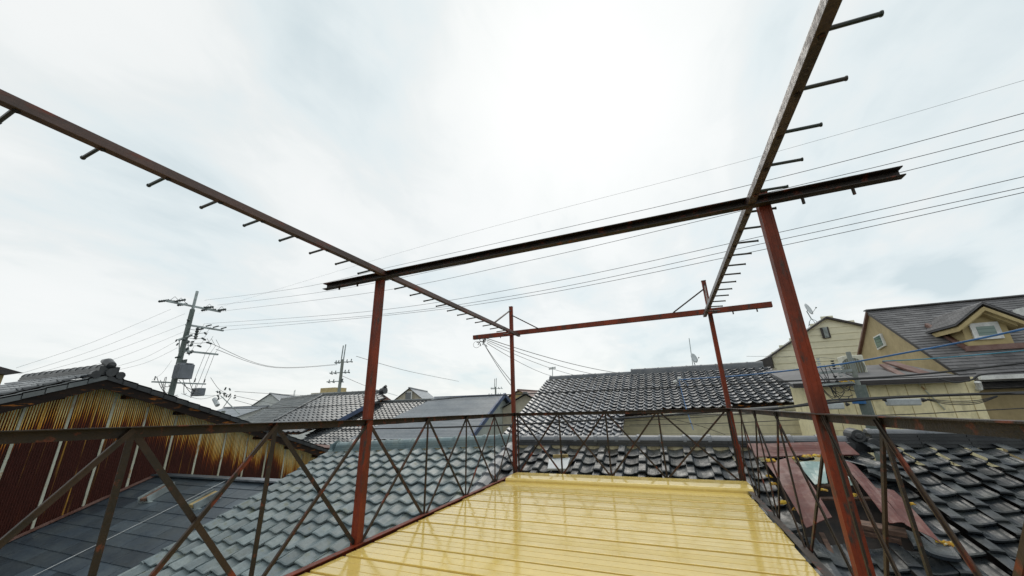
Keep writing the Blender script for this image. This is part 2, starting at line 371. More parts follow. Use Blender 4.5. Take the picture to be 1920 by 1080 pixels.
mb = MB(); mb.prism([ORG+AG*-4.4+V((0, .1, -.12)), ORG+AG*0+V((0, .1, -.12)), ORG+AG*0+S0*7.0+V((0, 0, -.12)), ORG+AG*-4.4+S0*7.0+V((0, 0, -.12))], (0, 0, -.05)); mb.build('roof_board', M['old_wood'], gh)
mb = MB(); mb.box((-7.2, .8, -6), (-2.98, 6.9, -2.4)); mb.prism([(-7.2, .8, -2.4), (-7.2, 6.9, -2.4), (-7.2, 6.9, -.15)], (4.22, 0, 0)); mb.build('wall', M['stucco'], gh)

bh = empty('tiled_house', (3, 4.5, -6), 'house under the glossy black pantile roof behind and right of the yellow deck', 'house')
def bp(px, py, up=0.): return opl(px, py, ORG+NB*up, NB)
HOLE = [bp(*q) for q in ((1440, 858), (1590, 858), (1640, 900), (1730, 990), (1735, 1020), (1640, 1030), (1560, 1020), (1490, 980))]
HOLE = [(p.x-XL, (p-ORG).dot(S0)) for p in HOLE]
mb = MB(); XO = oy(1602, 820, 7.2).x
keepf = lambda u, v: not inpoly(u, v, HOLE)
tiles(mb, ORG+V((.02, 0, 0)), AX, S0, 0.0, XO-XL, 27, .335, .285, .055, USF, keepf, 2.2, .04, 5, 0., hflat)
tiles(mb, ORG+V((.02, 0, 0))+NB*.08, AX, S0-NB*.021, XO-XL, XE-XL, 34, .335, .225, .055, USF, keepf, 2.2, .04, 6, .02, hflat)
broof = mb.build('roof', M['tile_black'], bh)
mb = MB()      # pale verge tiles where the two roofs meet
for r in range(22):
    p = ORG+V((-.02, 0, 0))+S0*(r*.285); q = p+S0*.305; t = random.random()
    mb.sect(p+NB*.02, q+NB*.055, [(-.15, -.01), (-.15, .03), (-.08, .075), (.0, .085), (.07, .06), (.09, -.01)], up=NB, t=t)
mb.build('verge_tile', M['ridge_gray'], broof)
XO = oy(1602, 820, 7.2).x
ridge('ridge', V((XL+.1, 7.22, .33)), V((XO-.1, 7.22, .33)), broof, M['ridge_black'], .28, 2, .045, .10, .36, mort=M['mortar'], capm=M['ridge_gray'])
ridge('ridge', V((XO+.15, 7.22, .36)), V((XE, 7.22, .36)), broof, M['ridge_black'], .44, 4, .042, .075, .62, capm=M['ridge_gray'])
mb = MB()      # scrolled ridge end tile
e = V((XO, 7.12, .42)); mb.tube([e+V((0, -.08, .08)), e+V((0, .16, .08))], [.085, .10], 16); mb.tube([e+V((0, -.10, .08)), e+V((0, -.081, .08))], [.035, .05], 12)
mb.bar(e+V((.02, .03, -.14)), e+V((.02, .03, .06)), .26, .12, up=(0, 1, 0)); mb.tube([e+V((.14, -.1, -.02)), e+V((.14, .1, -.02))], .07, 12); mb.tube([e+V((-.12, -.08, -.06)), e+V((-.12, .1, -.06))], .06, 12)
mb.build('ridge_end_tile', M['ridge_black'], broof, bevel=.006)
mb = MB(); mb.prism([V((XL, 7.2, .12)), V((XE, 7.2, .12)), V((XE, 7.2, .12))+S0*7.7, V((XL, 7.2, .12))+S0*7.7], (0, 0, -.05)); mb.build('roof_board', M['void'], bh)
mb = MB(); mb.box((XL+.02, .6, -6), (XE-.3, 7.0, -2.55)); mb.build('wall', M['stucco'], bh)
# small skylight window set in the tiles
sk = MB(); q = [bp(*p, .10) for p in ((1030, 864), (1069, 862), (1063, 882), (1027, 882))]; sk.prism(q, NB*.03)
so_ = sk.build('skylight', M['closure'], broof)
mb = MB(); a, b_ = bp(1038, 861, .1), bp(1066, 860, .1); mb.bar(a+NB*.05, b_+NB*.05, .02, .05, up=NB); mb.build('hinge_bar', M['yellow_wood'], so_)

# ================================================================== DECK
dk = empty('deck_platform', (-.8, 2.8, 0), 'wet yellow beige plank platform floor inside the steel railing', 'deck')
X0, X1 = -2.36, .69
mb = MB(); y = 5.36; rnd = random.Random(4)
pit = .292
while y > -1.2:
    xa, xb = X0+rnd.uniform(-.015, .015), X1+rnd.uniform(-.012, .012); t = rnd.random(); j = rnd.uniform(-.0015, .0015)
    # cross-section in (y,z): lap edge, two shallow grooves
    pr = [(0, -.02), (0, .001), (-pit*.035, .010), (-pit*.05, .0115), (-pit*.315, .012), (-pit*.322, .008), (-pit*.338, .008), (-pit*.345, .0122), (-pit*.645, .0127), (-pit*.652, .0085), (-pit*.668, .0085), (-pit*.675, .0129), (-pit*.955, .0150), (-pit*.972, .0135), (-pit*.970, .001), (-pit*.968, -.02)][::-1]
    mb.prism([(xa, y+a, z+j) for a, z in pr], (xb-xa, 0, 0), t); y -= pit
mb.build('floor_board', M['deck'], dk)
mb = MB(); mb.prism([(X0+.03, 5.36, -.02), (X0+.03, 5.36, .035), (X0+.03, 5.385, .055), (X0+.03, 5.55, .066), (X0+.03, 5.8, .062), (X0+.03, 6.03, .03), (X0+.03, 6.06, -.02)][::-1], (X1-X0+.04, 0, 0)); mb.build('end_cap', M['deck'], dk, bevel=.006)
for yy in (-.5, .9, 2.5, 4.1, 5.6): mb = MB(); mb.box((X0+.05, yy, -.12), (X1-.05, yy+.07, -.0205)); mb.build('joist', M['steel_dark'], dk)
mb = MB(); mb.box((X0+.03, -1.1, -.0202), (X1-.03, 5.3, -.012)); mb.build('underlay', M['seam'], dk)

# ================================================================== STEEL FRAME
fr = empty('laundry_frame', (-.8, 2.6, 0), 'rust brown steel drying frame with posts, overhead beams and braced railing round the deck', 'steel frame')
LN, RN, LF, RF = V((-2.42, 2.62, 0)), V((.76, 2.60, 0)), V((-2.46, 6.07, 0)), V((.765, 6.10, 0))
ZR = .93
def post(p, h, sx=.075, sy=.075, z0=-.5, m='steel_red'):
    mb = MB(); w_, d_ = sx/2, sy/2; k = .010; b_ = .018
    # rolled channel look: shallow recess on the face towards -Y and on -X
    pts = [(-w_, -d_), (-w_+b_, -d_), (-w_+b_, -d_+k*.3), (w_-b_, -d_+k*.3), (w_-b_, -d_), (w_, -d_), (w_, d_), (-w_, d_)]
    mb.prism([(p.x+a, p.y+c, z0) for a, c in pts], (0, 0, h-z0))
    o = mb.build('post', M[m], fr, bevel=.003)
    cp = MB(); cp.box((p.x-w_-.004, p.y-d_-.004, h), (p.x+w_+.004, p.y+d_+.004, h+.006)); cp.build('post_cap', M['steel_dark'], o)
    return o
post(LN, 2.22, .065, .065); post(RN, 2.31, .068, .066); post(LF, 2.79, .058, .058); post(RF, 2.80, .058, .058)
def chan(a, b, w_, h_, tk=.008, m='steel_dark', name='cross_beam'):
    mb = MB(); pts = [(-w_/2, -h_/2), (w_/2, -h_/2), (w_/2, -h_/2+tk), (-w_/2+tk, -h_/2+tk), (-w_/2+tk, h_/2-tk), (w_/2, h_/2-tk), (w_/2, h_/2), (-w_/2, h_/2)]
    mb.sect(a, b, pts); return mb.build(name, M[m], fr, bevel=.0025)
a = oy(610, 539, 2.54); b_ = oy(1691, 325, 2.54); a.y = b_.y = 2.535
nb = chan(V((a.x, 2.535, 2.215)), V((b_.x, 2.535, 2.24)), .055, .062)
a = oy(888, 636, 6.0); b_ = oy(1447, 571, 6.0)
fb = MB(); fb.bar((a.x, 6.0, 2.275), (b_.x, 6.0, 2.30), .06, .075); fbo = fb.build('cross_beam', M['steel_red'], fr)
for bo, xs, yy, zz_ in ((nb, (-2.85, -2.62, .95, 1.2), 2.535, 2.18), (fbo, (-2.65, 1.05, 1.35), 6.0, 2.238)):
    for x_ in xs:
        q = MB(); q.tube([(x_, yy, zz_+.02), (x_, yy, zz_-.022)], .009, 6); q.build('bolt', M['steel_dark'], bo)
# long beams with drying pegs
def long_beam(x, zc, ya, yb, side, pegs, plen, m, zy=0.):
    mb = MB(); mb.sect((x, ya, zc), (x, yb, zc+zy), [(-.022, -.024), (.022, -.024), (.022, .024), (-.022, .024)])
    o = mb.build('long_beam', M[m], fr, bevel=.0025)
    for y_ in pegs:
        zq = zc+zy*(y_-ya)/(yb-ya)
        q = MB(); q.tube([(x+side*.02, y_, zq-.004), (x+side*plen, y_, zq-.012)], .0085, 8); q.tube([(x+side*plen, y_, zq-.012), (x+side*(plen+.006), y_, zq-.012)], .0105, 8)
        q.build('peg', M['peg'], o)
        q = MB(); q.tube([(x, y_, zq-.0235), (x, y_, zq-.031)], .012, 6); q.build('peg_bolt', M['steel_dark'], o)
    return o
pl = [oz(px, py, 2.23).y for px, py in ((40, 200), (200, 268), (318, 326), (412, 372), (495, 407))]
pr_ = [oz(px, py, 2.23).y for px, py in ((1538, 57), (1498, 166), (1467, 247), (1442, 308), (1422, 357))]
print('pegs L', pl, 'R', pr_)
long_beam(-2.30, 2.235, -1.2, 6.03, -1, [.345+.257*k for k in range(22)], .185, 'beam_brown')
long_beam(.675, 2.235, -1.2, 5.98, 1, [.74+.275*k for k in range(19)], .165, 'steel_wet')
# knee braces at the tall far posts
for p, q, r_ in ((LF+V((0, -.03, 2.72)), V((-2.30, 5.0, 2.265)), .012), (LF+V((.03, -.03, 2.62)), V((-1.92, 5.97, 2.31)), .013), (RF+V((-.03, -.03, 2.66)), V((.26, 5.97, 2.33)), .014), (RF+V((0, -.03, 2.74)), V((.67, 5.35, 2.265)), .010)):
    mb = MB(); mb.bar(p, q, r_*2, r_*1.4); mb.build('knee_brace', M['steel_mix'], fr)
# railing
def angle(a, b, s=.05, t=.005, name='top_rail', m='steel_dark', inn=1, up=(0, 0, 1), par=fr):
    mb = MB(); pts = [(0, 0), (inn*s, 0), (inn*s, -t), (inn*t, -t), (inn*t, -s), (0, -s)]
    if inn < 0: pts = pts[::-1]
    mb.sect(a, b, pts, up); return mb.build(name, M[m], par)
XLr, XRr, YBr = -2.385, .725, 6.03
ZKL = [(-1.4, .992), (.3, .975), (2.62, .943), (6.1, .930)]; ZKR = [(-1.4, .966), (.5, .950), (2.4, .933), (6.1, .930)]
def zrail(K, y):
    for (a, za), (b, zb_) in zip(K, K[1:]):
        if y <= b: return za+(zb_-za)*(y-a)/(b-a)
    return K[-1][1]
def bent(x, K, s, inn, t=.005):
    mb = MB(); pts = [(0, 0), (inn*s, 0), (inn*s, -t), (inn*t, -t), (inn*t, -s), (0, -s)]
    if inn < 0: pts = pts[::-1]
    k0 = 0
    for y, z in K: mb.v += [V((x+p, y, z+q)) for p, q in pts]
    for i in range(len(K)-1):
        for k in range(6): a = i*6+k; b = i*6+(k+1) % 6; mb.f.append((a, b, b+6, a+6)); mb.t.append(.5)
    mb.f.append(tuple(range(6))[::-1]); n = (len(K)-1)*6; mb.f.append(tuple(range(n, n+6))); mb.t += [.5, .5]
    return mb.build('top_rail', M['steel_dark'], fr)
railL = bent(XLr-.03, ZKL, .050, 1); railR = bent(XRr+.03, ZKR, .042, -1)
railB = angle((XLr, YBr, ZR-.004), (XRr, YBr, ZR-.004), .048, inn=1)
angle((XLr-.03, -1.3, .032), (XLr-.03, 6.05, .032), .05, name='bottom_rail', m='steel_red', inn=1)
angle((XRr+.02, -1.3, .03), (XRr+.02, 6.08, .03), .05, name='bottom_rail', m='steel_mix', inn=-1)
angle((XLr, YBr+.05, .0), (XRr, YBr+.05, .0), .05, name='bottom_rail', m='steel_mix', inn=1)
def flat(a, b, w_, t, nrm, name, m):
    # angle-iron bar lying in the railing's plane
    a, b = V(a), V(b); d = (b-a).normalized(); n = V(nrm); x = d.cross(n).normalized(); mb = MB()
    mb.prism([a-x*w_/2, a+x*w_/2, a+x*w_/2+n*t, a-x*w_/2+n*t], b-a)
    mb.prism([a-x*w_/2+n*t, a-x*(w_/2-t)+n*t, a-x*(w_/2-t)+n*w_*.5, a-x*w_/2+n*w_*.5], b-a)
    mb.build(name, M[m], fr)
def bays(pt, ns, nrm, W=.032, K=ZKR):
    nrm = V(nrm)
    for i, t in enumerate(ns):
        p = pt(t)
        flat(p+V((0, 0, -.02)), p+V((0, 0, (zrail(K, p.y) if K else ZR)-.006)), W, .005, nrm, 'baluster', 'steel_dark')
    for a, b_ in zip(ns, ns[1:]):
        p, q = pt(a), pt(b_)
        flat(p+nrm*-.006+V((0, 0, .005)), q+nrm*-.006+V((0, 0, (zrail(K, q.y) if K else ZR)-.012)), W, .005, -nrm, 'brace', 'steel_mix')
        flat(q+nrm*.008+V((0, 0, .005)), p+nrm*.008+V((0, 0, (zrail(K, p.y) if K else ZR)-.012)), W, .005, nrm, 'brace', random.choice(['steel_dark', 'steel_mix']))
bays(lambda t: V((XLr-.02, t, 0)), [-1.15, -.42, .31, 1.05, 1.78, 2.62, 3.5, 4.34, 5.18, 5.98], (-1, 0, 0), .029, ZKL)
bays(lambda t: V((XRr+.02, t, 0)), [-.95, -.2, .5, 1.22, 1.94, 2.5, 3.5, 4.32, 5.12, 6.02], (1, 0, 0), .020)
bays(lambda t: V((t, YBr+.02, 0)), [XLr, -1.67, -.93, -.17, XRr], (0, 1, 0), .024, None)

# ================================================================== RUSTY BARN
XW = -13.
bn = empty('corrugated_barn', (XW-4, 5, -6), 'old building clad in rusty corrugated iron under a dark tiled gable', 'building')
XV = -12.45
ap = ox(203, 703, XV); SL = .392
_q = ox(465, 792, XV); SLR = (ap.z-_q.z)/(_q.y-ap.y); print('SLR', SLR)
def verge(y): return ap.z-abs(y-ap.y)*(SLR if y > ap.y else SL)
mb = MB(); mb.uv = []; y0, y1 = -1.5, 12.1; nst = int((y1-y0)/PITCHW*6)
SB = .70/2.0
sy = [ox(px, py, XW).y for px, py in ((31, 806), (564, 862))]; bay = (sy[1]-sy[0])/10; yb0 = sy[0]
for i in range(nst+1):
    yy = y0+i*PITCHW/6; xx = XW+.012*cos(2*pi*yy/PITCHW); zt = verge(yy)-.02
    for zz_ in (zt, -6.): mb.v.append(V((xx, yy, zz_))); mb.uv.append((yy, zt-zz_-.42))
for i in range(nst): mb.f.append((2*i, 2*i+1, 2*i+3, 2*i+2)); mb.t.append(.5)
wall = mb.build('wall', M['rust'], bn, smooth=True)
for i in range(-5, 13):
    yy = yb0+bay*i; zt = verge(yy)-.33
    if zt < -2: continue
    mb = MB(); n = 14; rnd = random.Random(i+50); zs = [zt+(-3.6-zt)*k/n for k in range(n+1)]
    for k in range(n): mb.box((XW+.012, yy-.022+rnd.uniform(-.003, .003), zs[k+1]), (XW+.035, yy+.022+rnd.uniform(-.003, .003), zs[k]-.002))
    mb.build('batten', M['batten'], wall)
# gable roof: soffit, rafters, verge boards and verge tiles
for sg in (-1, 1):
    yA, yB = ap.y, ap.y+sg*(7.6 if sg > 0 else 6.0)
    zf = verge
    rf = MB(); rf.prism([V((XV-.02, yA, zf(yA)-.03)), V((XV-.02, yB, zf(yB)-.03)), V((XV-.02, yB, zf(yB)-.10)), V((XV-.02, yA, zf(yA)-.10))], (-9.5, 0, 0)); ro = rf.build('roof', M['dark_wood'], bn)
    vb = MB(); vb.prism([V((XV-.04, yA, zf(yA)-.101)), V((XV-.04, yB, zf(yB)-.101)), V((XV-.04, yB, zf(yB)-.31)), V((XV-.04, yA, zf(yA)-.31))], (-.03, 0, 0)); vb.build('verge_board', M['dark_wood'], ro)
    st = MB()
    for k in range(5): st.prism([V((XV-.12-.1*k, yA, zf(yA)-.10-.02*(k % 2))), V((XV-.12-.1*k, yB, zf(yB)-.10-.02*(k % 2))), V((XV-.12-.1*k, yB, zf(yB)-.15)), V((XV-.12-.1*k, yA, zf(yA)-.15))], (-.05, 0, 0))
    st.build('soffit_strip', M['dark_wood'], ro)
    for k in range(int(abs(yB-yA)/1.2)):
        yy = yA+sg*(.6+1.2*k); q = MB(); q.box((XW+.05, yy-.05, zf(yy)-.33), (XV-.10, yy+.05, zf(yy)-.24)); q.build('purlin_end', M['dark_wood'], ro)
    vt = MB(); n = int(abs(yB-yA)/.30)
    for k in range(n+1):
        ya_, yb_ = yA+sg*.30*k, yA+sg*(.30*k+.315); lift = .018
        for part in (0, 1):
            if part: vt.prism([V((XV, ya_, zf(ya_)+.02)), V((XV, yb_, zf(yb_)+.02+lift)), V((XV, yb_, zf(yb_)-.12+lift)), V((XV, ya_, zf(ya_)-.11))][::sg], (-.025, 0, 0), random.random())
            else: vt.prism([V((XV, ya_, zf(ya_)+.021)), V((XV, yb_, zf(yb_)+.021+lift)), V((XV, yb_, zf(yb_)-.01+lift)), V((XV, ya_, zf(ya_)-.01))][::sg], (-.30, 0, 0), random.random())
    vt.build('verge_tile', M['ridge_black'] if sg > 0 else M['tile_gray'], ro)
XRL = oy(48, 716, ap.y).x
mb = MB(); tiles(mb, V((XRL, ap.y-.05, ap.z+.03)), AX, V((0, -1, -SL)), 0, XV-XRL-.3, 20, .30, .29, .06, USL, seed=41); mb.build('roof_tiles', M['tile_dark'], bn)
rd = ridge('ridge', V((XRL, ap.y, ap.z+.02)), V((XV-.1, ap.y, ap.z+.02)), bn, M['ridge_black'], .34, 3, .055, .11, .34)
mb = MB()
mb.tube([V((XV-.45, ap.y, ap.z+.36)), V((XV-.2, ap.y, ap.z+.31)), V((XV+.02, ap.y, ap.z+.22)), V((XV+.05, ap.y, ap.z+.20))], [.05, .105, .09, .03], 14)
mb.bar(V((XV-.06, ap.y, ap.z+.0)), V((XV-.06, ap.y, ap.z+.2)), .36, .10, up=(1, 0, 0)); mb.tube([V((XV-.1, ap.y+.03, ap.z+.06)), V((XV+.04, ap.y+.03, ap.z+.06))], .10, 14)
mb.tube([V((XV-.1, ap.y+.22, ap.z+.0)), V((XV+.03, ap.y+.22, ap.z+.0))], .09, 10); mb.tube([V((XV-.1, ap.y-.22, ap.z+.0)), V((XV+.03, ap.y-.22, ap.z+.0))], .09, 10)
mb.build('ridge_end_tile', M['ridge_black'], rd, smooth=False)

# ================================================================== SLATE ROOF BELOW LEFT
sh = empty('slate_roofed_annex', (-10.5, 4, -6), 'low annex with a dark blue grey slate roof between barn and tiled house', 'building')
YS, ZS = 6.40, -.455; TA = tan(R(21.3)); SS = V((0, -cos(R(21.3)), -sin(R(21.3)))); NS = V((0, -sin(R(21.3)), cos(R(21.3))))
OS = V((XW+.03, YS, ZS))
mb = MB(); rnd = random.Random(9); rl = .30; row = 0
while row*rl < 7.5:
    u = -(row % 2)*.43
    while u < 5.1:
        ua, ub = max(u, 0), min(u+.86, 5.15); t = rnd.random(); 
        if ub > ua:
            p = OS+V((1, 0, .004))*ua; q = OS+V((1, 0, .004))*ub; lf = .012+rnd.uniform(0, .003)
            mb.prism([p+SS*(row*rl-.02)+NS*.002+V((.005, 0, 0)), q+SS*(row*rl-.02)+NS*.002-V((.005, 0, 0)), q+SS*((row+1)*rl)+NS*lf-V((.005, 0, 0)), p+SS*((row+1)*rl)+NS*lf+V((.005, 0, 0))][::-1], -NS*.010, t)
        u += .86
    row += 1
sro = mb.build('roof', M['slate'], sh)
mb = MB(); mb.prism([OS-NS*.02, OS+V((5.15, 0, .02))-NS*.02, OS+V((5.15, 0, .02))-NS*.02+SS*7.5, OS-NS*.02+SS*7.5], -NS*.05); mb.build('roof_board', M['dark_wood'], sh)
mb = MB(); mb.bar(OS+V((0, .02, .03)), OS+V((3.4, .02, .045)), .26, .035); mb.build('ridge_flashing', M['slate'], sro)
mb = MB(); mb.bar(OS+V((3.4, .02, .048)), OS+V((5.12, .02, .058)), .27, .035); mb.build('ridge_flashing', M['flashing'], sro)
mb = MB(); mb.prism([OS+V((.03, 0, .06)), OS+V((.03, 0, .06))+SS*7.4, OS+V((.03, 0, .0))+SS*7.4, OS+V((.03, 0, 0))], (.03, 0, 0)); mb.prism([OS+NS*.03, OS+V((.16, 0, 0))+NS*.03, OS+V((.16, 0, 0))+SS*7.4+NS*.03, OS+SS*7.4+NS*.03], NS*.006); mb.build('side_flashing', M['trim_brown'], sro)
mb = MB(); p = opl(262, 884, OS+NS*.05, NS); mb.prism([p+V((-.35, .3, .15)), p+V((.55, .1, .1)), p+V((.4, -.5, -.1)), p+V((-.4, -.35, -.1))], (.0, 0, .04)); mb.build('flashing_patch', M['flashing'], sro, bevel=.01)
mb = MB(); mb.box((XW+.1, .0, -6), (-7.9, 6.4, -3.2)); mb.prism([(XW+.1, 0, -3.2), (XW+.1, 6.4, -3.2), (XW+.1, 6.4, -.56)], (5.0, 0, 0)); mb.build('wall', M['stucco'], sh)
# snow guard brackets
for i, (pa, pb, m_, lab) in enumerate((((268, 939), (320, 910), 'galv', 'galvanised channel bracket lying on the dark slate roof, nearer the rusty wall'), ((358, 951), (408, 925), 'galv', 'weathered bracket with a yellow wooden strip on the slate roof, nearer the green tiles'))):
    p, q = opl(*pa, OS+NS*.08, NS), opl(*pb, OS+NS*.08, NS)
    e_ = empty('roof_bracket', p, lab, 'bracket')
    mb = MB(); mb.sect(p, q, [(-.13, -.06), (.13, -.06), (.13, .08), (.11, .08), (.11, -.04), (-.11, -.04), (-.11, .08), (-.13, .08)], up=NS); mb.build('channel', M[m_], e_)
    mb = MB(); mb.bar(p+NS*.02, q+NS*.02, .15, .06, up=NS); mb.build('filler_strip', M['yellow_wood' if i else 'old_wood'], e_)
    mb = MB(); d = (q-p)*.12; mb.bar(p+d+V((-.2, 0, 0))-NS*.06, p+d+V((.2, 0, 0))-NS*.06, .04, .01, up=NS); mb.bar(q-d+V((-.2, 0, 0))-NS*.06, q-d+V((.2, 0, 0))-NS*.06, .04, .01, up=NS); mb.build('foot_strap', M['galv'], e_)
mb = MB(); mb.tube([opl(50, 1086, OS+NS*.05, NS), opl(200, 1012, OS+NS*.04, NS), opl(430, 898, OS+NS*.05, NS)], .006, 5)
tag(mb.build('guy_wire', M['wire_white']), 'thin white wire running diagonally up the dark slate roof', 'wire')

# ================================================================== LOOSE SHEETS AND DEBRIS ON BLACK ROOF
def sheet(name, pxs, up, th, m, label, cat='metal sheet', bend=0, group=None, rim=0):
    P = [bp(px, py, u_) for (px, py), u_ in zip(pxs, up if isinstance(up, (list, tuple)) else [up]*len(pxs))]
    mb = MB(); n = 8
    if len(P) == 4:
        a, b_, c, d = P; k0 = len(mb.v)
        for i in range(n+1):
            for j in range(5):
                s, t = i/n, j/4; q = (a*(1-s)+d*s)*(1-t)+(b_*(1-s)+c*s)*t
                q = q+NB*(bend*sin(pi*s)+.012*sin(7*s+3*t+len(name))*sin(pi*t)+rim*(1 if j in (0, 4) else 0))
                mb.v.append(q)
        for i in range(n):
            for j in range(4): mb.f.append((k0+i*5+j, k0+i*5+j+1, k0+(i+1)*5+j+1, k0+(i+1)*5+j)); mb.t.append(.5)
    else: mb.prism(P, NB*th)
    o = mb.build(name, M[m])
    if len(P) == 4:
        so2 = o.modifiers.new('s', 'SOLIDIFY'); so2.thickness = th; so2.offset = 0
    return tag(o, label, cat, group)
sheet('metal_sheet', ((1401, 832), (1585, 829), (1612, 853), (1418, 857)), .13, .012, 'sheet_red', 'folded brown red metal sheet lying across the top tiles under the ridge')
sheet('metal_sheet', ((1436, 868), (1483, 858), (1560, 970), (1512, 990)), (.13, .14, .2, .17), .006, 'sheet_red', 'long brown red metal sheet sloping down beside the deck corner, left of the near post', bend=.05)
sheet('metal_sheet', ((1570, 857), (1603, 872), (1697, 981), (1668, 981)), (.16, .16, .26, .26), .006, 'sheet_red', 'brown red strip ending in a square cut over the dark hole', bend=.02)
sheet('metal_sheet', ((1640, 914), (1676, 920), (1764, 1018), (1698, 984)), (.20, .20, .26, .24), .006, 'sheet_red', 'pointed brown red metal offcut reaching down the roof to the right', bend=.03)
sheet('plastic_sheet', ((1494, 867), (1545, 866), (1552, 906), (1528, 909)), .10, .008, 'sheet_teal', 'pale turquoise sheet lying between the two long red sheets', 'sheet')
sheet('plastic_sheet', ((1578, 880), (1585, 885), (1602, 910), (1560, 910)), .12, .008, 'sheet_teal', 'small pale turquoise scrap right of the near post', 'sheet')
mb = MB(); a, b_ = bp(1585, 978, .12), bp(1700, 1000, .14); mb.bar(a, b_, .09, .05, up=NB); tag(mb.build('timber', M['old_wood'], bevel=.004), 'exposed brown roof timber lying across the broken hole', 'timber')
mb = MB(); a, b_ = bp(1590, 990, .06), bp(1690, 1014, .06); mb.bar(a, b_, .07, .05, up=NB); tag(mb.build('timber', M['old_wood'], bevel=.004), 'lower darker roof timber under the broken hole edge', 'timber')
def chunk(px, py, s, m, up, label, seed):
    rnd = random.Random(seed); c = bp(px, py, up-.03); s *= .62; n = 11; mb = MB(); pts = []
    for k in range(n):
        a = 2*pi*k/n; r_ = s*rnd.uniform(.45, 1.15); pts.append(c+V((cos(a), 0, 0))*r_*1.3-S0*sin(a)*r_*.75+NB*rnd.uniform(-.012, .012))
    b0 = len(mb.v); mb.v += pts+[p+NB*.015+(c-p)*.2 for p in pts]+[c+NB*.025]
    for k in range(n):
        j = (k+1) % n; mb.f += [(b0+k, b0+j, b0+n+j, b0+n+k), (b0+n+k, b0+n+j, b0+2*n)]; mb.t += [.5, .5]
    mb.f.append(tuple(range(b0, b0+n))[::-1]); mb.t.append(.5)
    tag(mb.build('insulation_scrap', M[m]), label, 'debris', 'torn insulation scraps on the roof')
for i, (px, py, s, u_, lab) in enumerate((
 (1446, 863, .10, .17, 'brownish insulation scrap at the top corner of the long red sheet'),
 (1492, 860, .07, .17, 'bright yellow insulation scrap between top sheet and turquoise sheet, left one'),
 (1513, 856, .08, .16, 'bright yellow insulation scrap under the middle of the top red sheet'),
 (1530, 855, .08, .16, 'yellow insulation scrap under the top red sheet next to the near post'),
 (1441, 893, .06, .16, 'small cream insulation scrap at the left edge of the long red sheet'),
 (1450, 908, .08, .15, 'pale insulation scrap halfway down the left edge of the long red sheet'),
 (1470, 942, .09, .16, 'yellow insulation clump by the deck railing below the long sheet edge'),
 (1492, 955, .05, .18, 'small yellow scrap low on the long red sheet'),
 (1598, 929, .08, .10, 'yellow scrap at the dark hole right of the near post'),
 (1545, 920, .07, .10, 'yellow brown scrap in the dark hole left of the near post'),
 (1706, 946, .07, .12, 'folded yellow scrap on the black tiles right of the offcut'),
 (1776, 1020, .08, .12, 'cream and yellow scrap at the tip of the pointed red offcut'),
 (1759, 1016, .035, .12, 'tiny yellow scrap left of the cream one at the offcut tip'),
 (1632, 836, .05, .12, 'white scrap high on the black tiles below the ridge'))):
    chunk(px, py, s, 'foam' if 'white' not in lab else 'closure', u_, lab, i+3)
for i, (qa, qb) in enumerate((((1500, 915), (1640, 905)), ((1510, 935), (1680, 935)), ((1540, 1000), (1560, 1040)), ((1600, 900), (1650, 1010)))):
    mb = MB(); a, b_ = bp(*qa, -.04+.02*(i > 1)), bp(*qb, -.04+.02*(i > 1)); mb.bar(a, b_, .045, .025, up=NB)
    tag(mb.build('lath', M['old_wood'], bevel=.003), ('upper dark lath inside the broken roof hole', 'second dark lath inside the broken roof hole', 'short steep lath left of the near post in the hole', 'long steep lath right of the near post in the hole')[i], 'lath')
# slipped tiles around the hole
for i, (px, py, ang, lab) in enumerate(((1620, 874, .5, 'slipped black roof tile turned sideways right of the top red sheet'), (1656, 892, -.3, 'loose black roof tile lying above the pointed offcut'), (1745, 1030, -.25, 'large loose black tile tilted at the bottom of the roof'), (1462, 985, .3, 'loose black roof tile beside the railing under the long sheet'))):
    c = bp(px, py, .06); A_ = (AX*cos(ang)+(-S0)*sin(ang)); S_ = NB.cross(A_) ; S_ = -S_ if S_.z > 0 else S_
    mb = MB(); tiles(mb, c-A_*.14-S_*.13, A_, S_+NB*.08, 0, .29, 1, .29, .28, .04, seed=i)
    o = mb.build('roof_tile', M['tile_black']); s_ = o.modifiers.new('s', 'SOLIDIFY'); s_.thickness = .009
    tag(o, lab, 'roof tile', 'loose roof tiles')

# ================================================================== HOUSES BEHIND
def plane3(p0, p1, p2):
    A = (p1-p0).normalized(); S = (p2-p0); S = (S-A*S.dot(A)).normalized(); n = A.cross(S).normalized()
    return p0, A, S, (n if n.z > 0 else -n)
def tiled_face(name, p0, p1, p2, polypx, cw, rl, m, parent, h=.055, us=USL, seed=1, dz=0.):
    O, A, S, n = plane3(p0, p1, p2)
    pp = [opl(x, y, O, n) for x, y in polypx]; uv = [((p-O).dot(A), (p-O).dot(S)) for p in pp]
    u0_, u1_ = min(a for a, b in uv), max(a for a, b in uv); v0_, v1_ = min(b for a, b in uv), max(b for a, b in uv)
    mb = MB(); tiles(mb, O+n*dz, A, S, u0_, u1_, int((v1_-v0_)/rl)+1, cw, rl, h, us, keep=lambda u, v: inpoly(u, v, uv), seed=seed, v0=v0_, lip=.045)
    o = mb.build(name, m, parent)
    q = MB(); q.prism([p-n*.03 for p in pp], -n*.06); q.build('roof_board', M['dark_wood'], o)
    return o, pp
